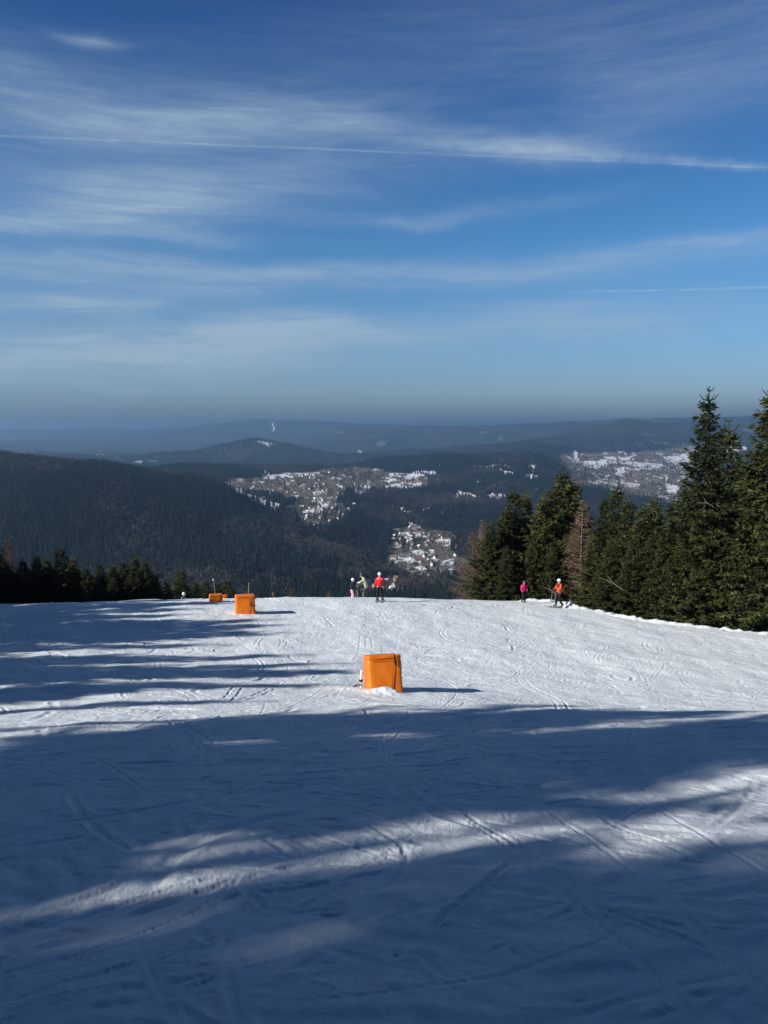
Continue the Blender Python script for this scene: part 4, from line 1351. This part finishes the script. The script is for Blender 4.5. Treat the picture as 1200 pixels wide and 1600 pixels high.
M_LENS = simple_mat('goggle_lens', (0.03, 0.03, 0.05), 0.08, 0.8); M_SKI = simple_mat('ski_top', (0.06, 0.06, 0.07), 0.35, 0.5); M_SKI2 = simple_mat('pale_ski_top', (0.6, 0.6, 0.58), 0.35, 0.5)
M_POLE = simple_mat('ski_pole_metal', (0.45, 0.46, 0.48), 0.35, 0.5, metal=0.7)


def skin_mesh(name, chains, mat, levels=1):
    """one continuous surface grown round joints: chains of (joint name, (x,y,z), radius)."""
    idx, V, Rr, E = {}, [], [], []
    for ch in chains:
        prev = None
        for nm, p, r in ch:
            if nm not in idx:
                idx[nm] = len(V); V.append(p); Rr.append(r)
            if prev is not None:
                E.append((prev, idx[nm]))
            prev = idx[nm]
    me = bpy.data.meshes.new('tmp'); me.from_pydata(V, E, [])
    ob = bpy.data.objects.new('tmp', me); COL.objects.link(ob)
    ob.modifiers.new('s', 'SKIN')
    if not me.skin_vertices:
        bpy.context.view_layer.objects.active = ob
        with bpy.context.temp_override(object=ob, active_object=ob):
            bpy.ops.mesh.customdata_skin_add()
    sv = me.skin_vertices[0].data
    for i, r in enumerate(Rr):
        sv[i].radius = (r, r) if isinstance(r, float) else r
        sv[i].use_root = (i == 0)
    sb = ob.modifiers.new('u', 'SUBSURF'); sb.levels = levels; sb.render_levels = levels
    bpy.context.view_layer.update()
    out = bpy.data.meshes.new_from_object(ob.evaluated_get(bpy.context.evaluated_depsgraph_get()))
    out.name = name
    bpy.data.objects.remove(ob); bpy.data.meshes.remove(me)
    out.materials.clear(); out.materials.append(mat)
    for p in out.polygons:
        p.use_smooth = True; p.material_index = 0
    return out


def ellipsoid(c, r, nu=14, nv=9, cut=None):
    th = np.linspace(0, PI, nv); ph = np.linspace(0, 2*PI, nu, endpoint=False)
    T, P = np.meshgrid(th, ph, indexing='ij')
    V = np.stack([c[0]+r[0]*np.sin(T)*np.cos(P), c[1]+r[1]*np.sin(T)*np.sin(P), c[2]+r[2]*np.cos(T)], -1).reshape(-1, 3)
    if cut is not None:
        V[:, 2] = np.maximum(V[:, 2], cut)
    return V, grid_faces(nv, nu, True)


def hand_chains(tag_, wrist, fwd, up, r=1.0, curl=0.6):
    """palm, four fingers of unequal length bent at the knuckles, thumb from the palm's side."""
    w = np.array(wrist, float); f = np.array(fwd, float); f /= np.linalg.norm(f)
    u = np.array(up, float); u -= f*u.dot(f); u /= np.linalg.norm(u); s = np.cross(f, u)
    palm = w+f*0.055
    ch = [[(tag_+'w', tuple(w), 0.034), (tag_+'p', tuple(palm), 0.040)]]
    for k, (o, ln) in enumerate(((-0.03, 0.072), (-0.010, 0.085), (0.011, 0.080), (0.031, 0.062))):
        a = palm+f*0.035+s*o
        b = a+f*ln*0.45*math.cos(curl)-u*ln*0.45*math.sin(curl)
        c = b+f*ln*0.5*math.cos(2.2*curl)-u*ln*0.5*math.sin(2.2*curl)
        ch.append([(tag_+'p', tuple(palm), 0.040), (tag_+'k%d' % k, tuple(a), 0.013), (tag_+'m%d' % k, tuple(b), 0.012), (tag_+'t%d' % k, tuple(c), 0.010)])
    a = palm-s*0.045-f*0.005; b = a-s*0.02+f*0.03-u*0.012; c = b+f*0.028-u*0.016
    ch.append([(tag_+'p', tuple(palm), 0.040), (tag_+'h0', tuple(a), 0.016), (tag_+'h1', tuple(b), 0.014), (tag_+'h2', tuple(c), 0.011)])
    return ch


def skier(x, y, z, face, H, label, mj, mt, mh, arms, lean=0.0, stance=0.16, stagger=0.0, goggles=True, yoke=None, group='skiers standing on the piste', hipshift=0.0, knee=0.04):
    """face: heading of the chest (0 = away from the viewpoint, PI = towards it).
    arms: for left and right, (elbow, hand) offsets from the shoulder in body axes (right, forward, up)."""
    t = thing('person', (x, y, z), label, 'person', group, -face)
    k = H/1.76
    # body axes: x right, y forward, z up
    hip = np.array([hipshift, -lean*0.25, 0.93]); chest = np.array([hipshift*0.6, lean*0.35, 1.30]); neck = np.array([hipshift*0.4, lean*0.75, 1.50])
    head = neck+np.array([0, 0.03+lean*0.25, 0.16-abs(lean)*0.08])
    S = lambda p: tuple(np.asarray(p)*k)
    body, jack, trou = [], [], []
    body.append([('hip', S(hip), (0.15*k, 0.11*k)), ('waist', S(hip*0.5+chest*0.5), (0.14*k, 0.10*k)), ('chest', S(chest), (0.16*k, 0.11*k)), ('neck', S(neck), 0.055*k), ('jaw', S(head+np.array([0, 0.02, -0.05])), 0.075*k), ('head', S(head+np.array([0, 0, 0.03])), 0.088*k), ('crown', S(head+np.array([0, -0.01, 0.10])), 0.06*k)])
    body.append([('jaw', S(head+np.array([0, 0.02, -0.05])), 0.075*k), ('nose', S(head+np.array([0, 0.115, -0.01])), 0.014*k)])
    jack.append([('hip', S(hip+np.array([0, 0, -0.06])), (0.205*k, 0.150*k)), ('waist', S(hip*0.5+chest*0.5), (0.19*k, 0.14*k)), ('chest', S(chest), (0.20*k, 0.145*k)), ('neck', S(neck+np.array([0, 0, 0.0])), 0.085*k), ('collar', S(neck+np.array([0, 0.01, 0.05])), 0.075*k)])
    hands = []
    for s, (el, ha) in zip((-1, 1), arms):
        sh = chest+np.array([s*0.19, 0, 0.12])
        e = sh+np.array([el[0]*s, el[1], el[2]]); h = sh+np.array([ha[0]*s, ha[1], ha[2]])
        n = 'lr'[s > 0]
        body.append([('chest', S(chest), 0.15*k), (n+'s', S(sh), 0.055*k), (n+'e', S(e), 0.042*k), (n+'w', S(h), 0.032*k)])
        jack.append([('chest', S(chest), (0.20*k, 0.145*k)), (n+'s', S(sh), 0.088*k), (n+'m', S((sh+e)/2), 0.078*k), (n+'e', S(e), 0.070*k), (n+'f', S((e+h)/2), 0.062*k), (n+'c', S(h*0.97+e*0.03), 0.050*k)])
        hands.append((s, h, (h-e)/np.linalg.norm(h-e)))
        hp = hip+np.array([s*0.09, 0, -0.04]); kn = np.array([s*stance*0.8, 0.05+knee+s*stagger*0.5, 0.50]); an = np.array([s*stance, s*stagger, 0.12])
        body.append([('hip', S(hip), 0.14*k), (n+'h', S(hp), 0.085*k), (n+'k', S(kn), 0.058*k), (n+'a', S(an), 0.040*k), (n+'t', S(an+np.array([0, 0.13, -0.08])), 0.035*k)])
        trou.append([('hip', S(hip+np.array([0, 0, -0.02])), (0.165*k, 0.125*k)), (n+'h', S(hp), 0.115*k), (n+'q', S((hp+kn)/2), 0.105*k), (n+'k', S(kn), 0.092*k), (n+'c', S((kn+an)/2+np.array([0, -0.03, 0])), 0.088*k), (n+'a', S(an+np.array([0, 0, 0.05])), 0.085*k)])
    trou[0].insert(0, ('belt', S(hip+np.array([0, 0, 0.1])), (0.16*k, 0.12*k)))
    link('body', skin_mesh('body', body, M_SKIN), t)
    link('jacket', skin_mesh('jacket', jack, mj), t)
    link('trousers', skin_mesh('trousers', trou, mt), t)
    if yoke is not None:
        ych = [[('b', S(chest+np.array([0, 0, -0.07])), (0.23*k, 0.175*k)), ('c', S(chest+np.array([0, 0, 0.03])), (0.25*k, 0.19*k)), ('u', S(chest+np.array([0, 0, 0.12])), (0.26*k, 0.185*k)), ('n', S(neck+np.array([0, 0, 0.02])), 0.11*k)]]
        link('hood', skin_mesh('hood', ych, yoke), t)
    for s, h, f in hands:
        ch = hand_chains('g', h*k, f, (0, 0, 1) if abs(f[2]) < .8 else (0, 1, 0))
        link('glove', skin_mesh('glove', ch, M_GLOVE), t)
    for s in (-1, 1):
        an = np.array([s*stance, s*stagger, 0.0])
        bt = [[('a', S(an+np.array([0, -0.02, 0.26])), 0.068*k), ('b', S(an+np.array([0, -0.03, 0.09])), 0.062*k), ('h', S(an+np.array([0, -0.07, 0.07])), 0.055*k)], [('b', S(an+np.array([0, -0.03, 0.09])), 0.062*k), ('m', S(an+np.array([0, 0.09, 0.07])), 0.052*k), ('t', S(an+np.array([0, 0.19, 0.065])), 0.045*k)]]
        link('boot', skin_mesh('boot', bt, M_BOOT), t)
    hc = head*k
    v, f = ellipsoid((hc[0], hc[1]-0.012*k, hc[2]+0.045*k), (0.118*k, 0.138*k, 0.125*k), 18, 11, cut=hc[2]-0.02*k)
    hm = link('helmet', mesh_np('helmet', v, f, mh, True), t)
    if goggles:
        v, f = ellipsoid((hc[0], hc[1]+0.085*k, hc[2]+0.01*k), (0.085*k, 0.045*k, 0.042*k), 12, 8)
        link('goggles', mesh_np('goggles', v, f, M_LENS, True), t)
    return t, k, hands, stance, stagger


def to_world(t, p):
    a = t.rotation_euler[2]; c, s = math.cos(a), math.sin(a)
    return np.array([t.location[0]+c*p[0]-s*p[1], t.location[1]+s*p[0]+c*p[1], t.location[2]+p[2]])


def ski(x, y, heading, L, mat, label, group='skis of the standing skiers'):
    """one ski lying on the snow: waisted, with a turned-up tip."""
    n = 18
    s = np.linspace(-0.5, 0.5, n)
    hw = 0.036+0.016*np.abs(s*2)**2; hw[-1] = 0.012; hw[-2] = 0.04; hw[0] = 0.035
    wx, wy = x+math.sin(heading)*s*L, y+math.cos(heading)*s*L
    gz = ground_z(wx, wy)
    gz = np.maximum(gz, np.poly1d(np.polyfit(s, gz, 1))(s))+0.035
    rise = 0.16*np.clip((s-0.40)/0.10, 0, 1)**1.6
    nx, ny = math.cos(heading), -math.sin(heading)
    x0, y0, z0 = x, y, float(gz[n//2])
    V = []
    for i in range(n):
        for sx, dz in ((-1, 0), (1, 0), (1, 0.018), (-1, 0.018)):
            V.append((wx[i]+nx*hw[i]*sx-x0, wy[i]+ny*hw[i]*sx-y0, gz[i]+rise[i]+dz-z0))
    F = []
    for i in range(n-1):
        for q in range(4):
            F.append((i*4+q, i*4+(q+1) % 4, i*4+4+(q+1) % 4, i*4+4+q))
    e = (n-1)*4; F += [(3, 2, 1, 0), (e, e+1, e+2, e+3)]
    o = link('ski', mesh_np('ski', np.array(V), np.array(F), mat), None, (x0, y0, z0))
    return tag(o, label, 'ski', group)


def ski_pole(top, foot, label, group='ski poles held by the skiers'):
    top, foot = np.array(top), np.array(foot)
    t = thing('ski_pole', tuple(foot), label, 'ski pole', group)
    d = top-foot; L = np.linalg.norm(d); u = d/L
    link('shaft', rope('shaft', [u*0.0, u*(L-0.10)], 0.011, M_POLE, 8), t)
    v, f = tube([u*(L-0.11), u*(L-0.08), u*(L+0.04), u*(L+0.06)], [0.014, 0.019, 0.018, 0.012], 8)
    link('grip', mesh_np('grip', v, f, M_BLACK, True), t)
    v, f = tube([u*0.07, u*0.075, u*0.085, u*0.09], [0.012, 0.05, 0.05, 0.012], 10)
    link('basket', mesh_np('basket', v, f, M_BLACK, True), t)
    return t


def foot_skis(rec, mat, who, L=1.6, face=0.0):
    t, k, hands, st, sg = rec
    for s in (-1, 1):
        p = to_world(t, (s*st*k, s*sg*k+0.05, 0))
        ski(p[0], p[1], face, L, mat, ('left ski of the ' if s < 0 else 'right ski of the ')+who)


# red jacketed skier, seen from behind at the crest
p = hit(593, 940)
f0 = 0.12
t1 = skier(p[0], p[1], ground_at(p[0], p[1])+0.05, f0, 1.78, 'person in a red jacket and white helmet seen from behind at the crest', M_REDJ, M_DARKT, M_HELMW,
           (((0.07, 0.02, -0.30), (0.10, 0.10, -0.56)), ((0.09, 0.06, -0.28), (0.02, 0.26, -0.42))), stance=0.17)
foot_skis(t1, M_SKI, 'red jacketed skier', 1.65, f0)
# pink trousered child-sized skier beyond the crest
x, y, z = at_depth(550, 59.5); z = ground_at(x, y)
H = top_height(551, 905.5, 59.5, z)
f0 = 1.25
t2 = skier(x, y, z+0.05, f0, H, 'person in pale pink trousers and dark jacket beyond the crest', M_NAVY, M_PINKT, M_HELMW,
           (((0.05, 0.05, -0.28), (0.02, 0.28, -0.40)), ((0.05, 0.05, -0.28), (0.02, 0.28, -0.42))), lean=0.06, stance=0.12)
foot_skis(t2, M_SKI2, 'pink trousered skier', 1.45, f0)
hp = to_world(t2[0], np.array(t2[2][1][1])*t2[1]+np.array([0, 0.07, -0.02]))
ski_pole(hp+np.array([0, 0, 0.05]), (hp[0]+0.08, hp[1]-0.1, ground_at(hp[0]+0.08, hp[1]-0.1)), 'ski pole held by the pink trousered skier')
# green jacketed skier bending forward over poles
x, y, z = at_depth(572, 60.5); z = ground_at(x, y)
H = top_height(570, 899.5, 60.5, z)
f0 = -1.35
t3 = skier(x, y, z+0.05, f0, H*1.05, 'person in a pale green jacket leaning forward on ski poles beyond the crest', M_GREENJ, M_GREENT, M_HELMD,
           (((0.04, 0.20, -0.16), (0.02, 0.42, -0.22)), ((0.04, 0.20, -0.18), (0.02, 0.44, -0.26))), lean=0.26, stance=0.15, knee=0.10)
foot_skis(t3, M_SKI, 'green jacketed skier', 1.65, f0)
for i, s in enumerate((0, 1)):
    h_ = to_world(t3[0], np.array(t3[2][i][1])*t3[1]+np.array([0, 0.06, 0.0]))
    fx, fy = h_[0]-0.04, h_[1]-0.05+0.1*i
    ski_pole(h_+np.array([0, 0, 0.06]), (fx, fy, ground_at(fx, fy)), ('near' if i == 0 else 'far')+' ski pole the green jacketed skier leans on')
# pink jacketed skier in front of the wood
p = hit(818, 943)
f0 = 2.7
t4 = skier(p[0], p[1], ground_at(p[0], p[1])+0.05, f0, 1.52, 'person in a hot pink jacket standing before the wood, left of the orange jacketed skier', M_PINKJ, M_DARKT, M_HELMD,
           (((0.08, 0.02, -0.27), (0.06, 0.14, -0.48)), ((0.08, 0.03, -0.27), (0.05, 0.16, -0.48))), stance=0.13)
foot_skis(t4, M_SKI2, 'pink jacketed skier', 1.4, f0)
# orange jacketed skier
p = hit(873, 950)
f0 = -2.0
t5 = skier(p[0], p[1], ground_at(p[0], p[1])+0.05, f0, 1.84, 'person in an orange jacket and white helmet at the wood edge holding ski poles', M_ORANGEJ, M_DARKT, M_HELMW,
           (((0.07, 0.12, -0.24), (0.0, 0.36, -0.24)), ((0.10, 0.08, -0.26), (-0.02, 0.32, -0.30))), stance=0.19, stagger=0.10, yoke=M_MAROON)
foot_skis(t5, M_SKI, 'orange jacketed skier', 1.7, f0)
for i in (0, 1):
    h_ = to_world(t5[0], np.array(t5[2][i][1])*t5[1]+np.array([0, 0.07, 0.0]))
    fx, fy = h_[0]-0.05-0.06*i, h_[1]-0.08
    ski_pole(h_+np.array([0, 0, 0.07]), (fx, fy, ground_at(fx, fy)), ('left' if i == 0 else 'right')+' ski pole held by the orange jacketed skier')
# only the white helmet of this one shows above the left crest
x, y, z = at_depth(288, 66); z = ground_at(x, y)
t6 = skier(x, y, z+0.05, 0.4, top_height(288, 927.5, 66, z), 'person whose white helmet just shows above the left crest before the dark spruces', M_NAVY, M_DARKT, M_HELMW,
           (((0.07, 0.02, -0.30), (0.10, 0.10, -0.56)), ((0.07, 0.02, -0.30), (0.10, 0.10, -0.56))))

# ---------------------------------------------------------------- air, sky, sun, camera
def build_haze():
    x0, x1, y0, y1, z0, z1 = -32000, 32000, -18000, 46000, -900, 300
    zb = -900
    V = [(x, y, z) for z in (zb, z1) for y in (y0, y1) for x in (x0, x1)]
    F = np.array([(0, 2, 3, 1), (4, 5, 7, 6), (0, 1, 5, 4), (2, 6, 7, 3), (0, 4, 6, 2), (1, 3, 7, 5)])
    m = bpy.data.materials.new('haze_air'); m.use_nodes = True
    nt = m.node_tree; nt.nodes.clear()
    out = N(nt, 'ShaderNodeOutputMaterial')
    v = N(nt, 'ShaderNodeVolumePrincipled', inp={'Density': HAZE_D, 'Color': (*HAZE_C, 1), 'Anisotropy': 0.5})
    nt.links.new(v.outputs[0], out.inputs['Volume'])
    return tag(link('haze', mesh_np('haze', V, F, m)), 'thin blue haze over the valley and hills', 'haze', kind='stuff')


HAZE_D = 1.0e-4
HAZE_C = (0.37, 0.585, 0.83)
haze = build_haze()


def build_world():
    w = bpy.data.worlds.new('World'); scene.world = w; w.use_nodes = True
    nt = w.node_tree; nt.nodes.clear()
    out = N(nt, 'ShaderNodeOutputWorld'); bg = N(nt, 'ShaderNodeBackground', inp={'Strength': 0.05})
    sky = N(nt, 'ShaderNodeTexSky', sky_type='NISHITA', sun_disc=False, sun_elevation=SUN_EL,
            sun_rotation=math.atan2(TO_SUN[0], TO_SUN[1]), altitude=800, air_density=1.0, dust_density=0.6, ozone_density=2.0)
    tc = N(nt, 'ShaderNodeTexCoord'); D = tc.outputs['Generated']
    sep = N(nt, 'ShaderNodeSeparateXYZ'); nt.links.new(D, sep.inputs[0])
    x, y, z = sep.outputs
    M = lambda op, a, b=None, c=None, clamp=False: math_node(nt, op, a, b, c, clamp)
    az = M('MULTIPLY', M('ARCTAN2', x, y), 180/PI)          # degrees from straight ahead
    el = M('MULTIPLY', M('ARCSINE', z), 180/PI)
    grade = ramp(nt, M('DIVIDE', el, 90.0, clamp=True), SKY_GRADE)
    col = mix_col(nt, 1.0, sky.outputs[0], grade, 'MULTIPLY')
    # cirrus: sheets of cloud on a high plane (position = direction / height)
    zz = M('MAXIMUM', z, 0.03)
    comb = N(nt, 'ShaderNodeCombineXYZ'); nt.links.new(M('DIVIDE', x, zz), comb.inputs[0]); nt.links.new(M('DIVIDE', y, zz), comb.inputs[1])
    pl = comb.outputs[0]
    ae = N(nt, 'ShaderNodeCombineXYZ'); nt.links.new(az, ae.inputs[0]); nt.links.new(el, ae.inputs[1])
    AE = ae.outputs[0]
    wisp = ramp(nt, noise(nt, mapping(nt, pl, (1.3, 3.0, 1), (0, 0, R(-14))), 0.6, 8, 0.55, 1.0), [(0.32, (0, 0, 0)), (0.75, (1, 1, 1))])
    wisp2 = ramp(nt, noise(nt, mapping(nt, AE, (0.040, 0.26, 1), (0, 0, R(3))), 1.0, 8, 0.56, 1.3), [(0.30, (0, 0, 0)), (0.72, (1, 1, 1))])
    fine = noise(nt, mapping(nt, AE, (0.25, 0.9, 1), (0, 0, R(-25))), 1.3, 8, 0.68, 1.5)
    warp = noise(nt, mapping(nt, AE, (0.06, 0.10, 1)), 1.0, 4)
    elw = M('ADD', el, M('MULTIPLY', M('SUBTRACT', warp, 0.5), 4.0))

    def deg(px, py):
        d = ray(px, py); return math.degrees(math.atan2(d[0], d[1])), math.degrees(math.asin(d[2]/np.linalg.norm(d)))

    def blob(px, py, rx, ry, rot, amt):
        a0, e0 = deg(px, py)
        rx, ry = rx/FPX*57.3, ry/FPX*57.3
        c, s = math.cos(R(rot)), math.sin(R(rot))
        da, de = M('SUBTRACT', az, a0), M('SUBTRACT', elw, e0)
        u = M('DIVIDE', M('ADD', M('MULTIPLY', da, c), M('MULTIPLY', de, s)), rx)
        v = M('DIVIDE', M('SUBTRACT', M('MULTIPLY', de, c), M('MULTIPLY', da, s)), ry)
        d2 = M('ADD', M('MULTIPLY', u, u), M('MULTIPLY', v, v))
        return M('MULTIPLY', M('EXPONENT', M('MULTIPLY', d2, -1.0)), amt)

    tot = None
    for b in CLOUDS:
        q = blob(*b)
        tot = q if tot is None else M('ADD', tot, q)
    fibre = ramp(nt, noise(nt, mapping(nt, AE, (0.14, 2.1, 1), (0, 0, R(5))), 1.0, 10, 0.66, 0.8), [(0.30, (0, 0, 0)), (0.75, (1, 1, 1))])
    tex = M('ADD', M('ADD', M('MULTIPLY', wisp2, 0.50), M('MULTIPLY', M('MULTIPLY', wisp, fine), 0.55)), 0.12)
    cl = M('MULTIPLY', M('MULTIPLY', tot, tex), M('ADD', 0.90, M('MULTIPLY', fibre, 0.80)))
    cl = M('ADD', cl, M('MULTIPLY', M('MULTIPLY', wisp2, fine), 0.02))
    # vapour trails: straight lines over the ground
    def trail(p0, p1, width, amt, a0, a1):
        (u0, v0), (u1, v1) = [(ray(*p)[0]/ray(*p)[2], ray(*p)[1]/ray(*p)[2]) for p in (p0, p1)]
        L = math.hypot(u1-u0, v1-v0); nx, ny = -(v1-v0)/L, (u1-u0)/L
        s = N(nt, 'ShaderNodeSeparateXYZ'); nt.links.new(pl, s.inputs[0])
        wob = M('MULTIPLY', M('SUBTRACT', noise(nt, mapping(nt, AE, (0.6, 0.6, 1)), 1.0, 5, 0.6), 0.5), width*2.2)
        d = M('ADD', M('ADD', M('MULTIPLY', M('SUBTRACT', s.outputs[0], u0), nx), M('MULTIPLY', M('SUBTRACT', s.outputs[1], v0), ny)), wob)
        q = M('DIVIDE', d, width)
        g = M('EXPONENT', M('MULTIPLY', M('MULTIPLY', q, q), -1.0))
        f0 = M('MULTIPLY', M('SUBTRACT', az, a0-2), 0.25, clamp=True); f1 = M('MULTIPLY', M('SUBTRACT', a1+2, az), 0.25, clamp=True)
        br = M('MULTIPLY', ramp(nt, noise(nt, mapping(nt, AE, (0.45, 0.5, 1)), 1.0, 8, 0.72), [(0.32, (0.12, 0.12, 0.12)), (0.68, (1, 1, 1))]), 1.25)
        return M('MULTIPLY', M('MULTIPLY', M('MULTIPLY', g, amt), br), M('MULTIPLY', f0, f1))
    for t in TRAILS:
        cl = M('ADD', cl, trail(*t))
    cl = M('MINIMUM', cl, 0.8)
    col = mix_col(nt, cl, col, CLOUD_C)
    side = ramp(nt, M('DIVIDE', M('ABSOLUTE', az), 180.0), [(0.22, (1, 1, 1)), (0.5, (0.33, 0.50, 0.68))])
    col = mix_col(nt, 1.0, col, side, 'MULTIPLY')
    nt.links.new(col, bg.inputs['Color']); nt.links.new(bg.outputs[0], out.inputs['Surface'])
    w.cycles.sampling_method = 'MANUAL'; w.cycles.sample_map_resolution = 1024


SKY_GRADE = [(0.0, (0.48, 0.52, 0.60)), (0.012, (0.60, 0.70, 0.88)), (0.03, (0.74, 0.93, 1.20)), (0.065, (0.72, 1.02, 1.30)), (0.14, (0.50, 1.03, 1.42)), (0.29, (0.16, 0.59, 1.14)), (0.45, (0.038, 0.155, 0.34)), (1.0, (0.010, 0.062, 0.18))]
CLOUD_C = (5.2, 6.8, 8.4)
CLOUDS = [  # photo column,row, half sizes, tilt (deg, up to the right), amount
 (140, 52, 42, 7, 2, 0.5), (170, 190, 330, 62, -3, 0.55), (330, 190, 160, 26, 2, 0.35), (60, 290, 240, 40, 3, 0.35), (250, 330, 220, 34, 9, 0.62), (130, 362, 260, 12, 0, 0.5),
 (640, 428, 520, 18, 1, 0.75), (230, 460, 260, 15, 4, 0.5), (60, 415, 150, 18, 0, 0.5), (60, 468, 110, 14, 0, 0.45), (120, 545, 260, 42, 3, 1.2), (480, 520, 200, 24, -1, 1.2), (330, 560, 260, 26, 0, 0.6),
 (930, 500, 200, 32, 0, 0.8), (1000, 150, 380, 50, 4, 0.30), (780, 232, 180, 20, -7, 0.65), (680, 338, 190, 12, 2, 0.45), (1150, 375, 110, 9, 3, 0.45),
 (560, 190, 130, 34, 20, 0.28), (900, 60, 520, 80, 0, 0.20), (250, 600, 280, 8, 0, 0.35),
]
TRAILS = [((0, 212), (1200, 262), 0.010, 0.26, -30, 40), ((640, 222), (1200, 262), 0.05, 0.34, 2, 40), ((880, 457), (1200, 449), 0.045, 0.5, 14, 40)]
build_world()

sun = bpy.data.lights.new('sun', 'SUN'); sun.energy = 4.5; sun.angle = R(0.53); sun.color = (1.0, 0.97, 0.92)
so = bpy.data.objects.new('sun', sun); COL.objects.link(so)
so.rotation_euler = Vector((-TO_SUN[0], -TO_SUN[1], -TO_SUN[2])).to_track_quat('-Z', 'Y').to_euler()
so.location = (0, 0, 60)

cam = bpy.data.cameras.new('camera'); cam.sensor_fit = 'VERTICAL'; cam.sensor_height = 36.0; cam.lens = 36*FPX/1600
cam.clip_start = 0.1; cam.clip_end = 120000
co = bpy.data.objects.new('camera', cam); COL.objects.link(co)
co.rotation_euler = (PI/2-PITCH, 0, 0)
scene.camera = co

scene.view_settings.view_transform = 'Standard'; scene.view_settings.look = 'None'
scene.view_settings.exposure = 0.65; scene.view_settings.gamma = 1.0; scene.view_settings.use_curve_mapping = False
cy = scene.cycles
cy.use_denoising = True
cy.max_bounces = 6; cy.diffuse_bounces = 3; cy.glossy_bounces = 2; cy.transparent_max_bounces = 8; cy.volume_bounces = 1
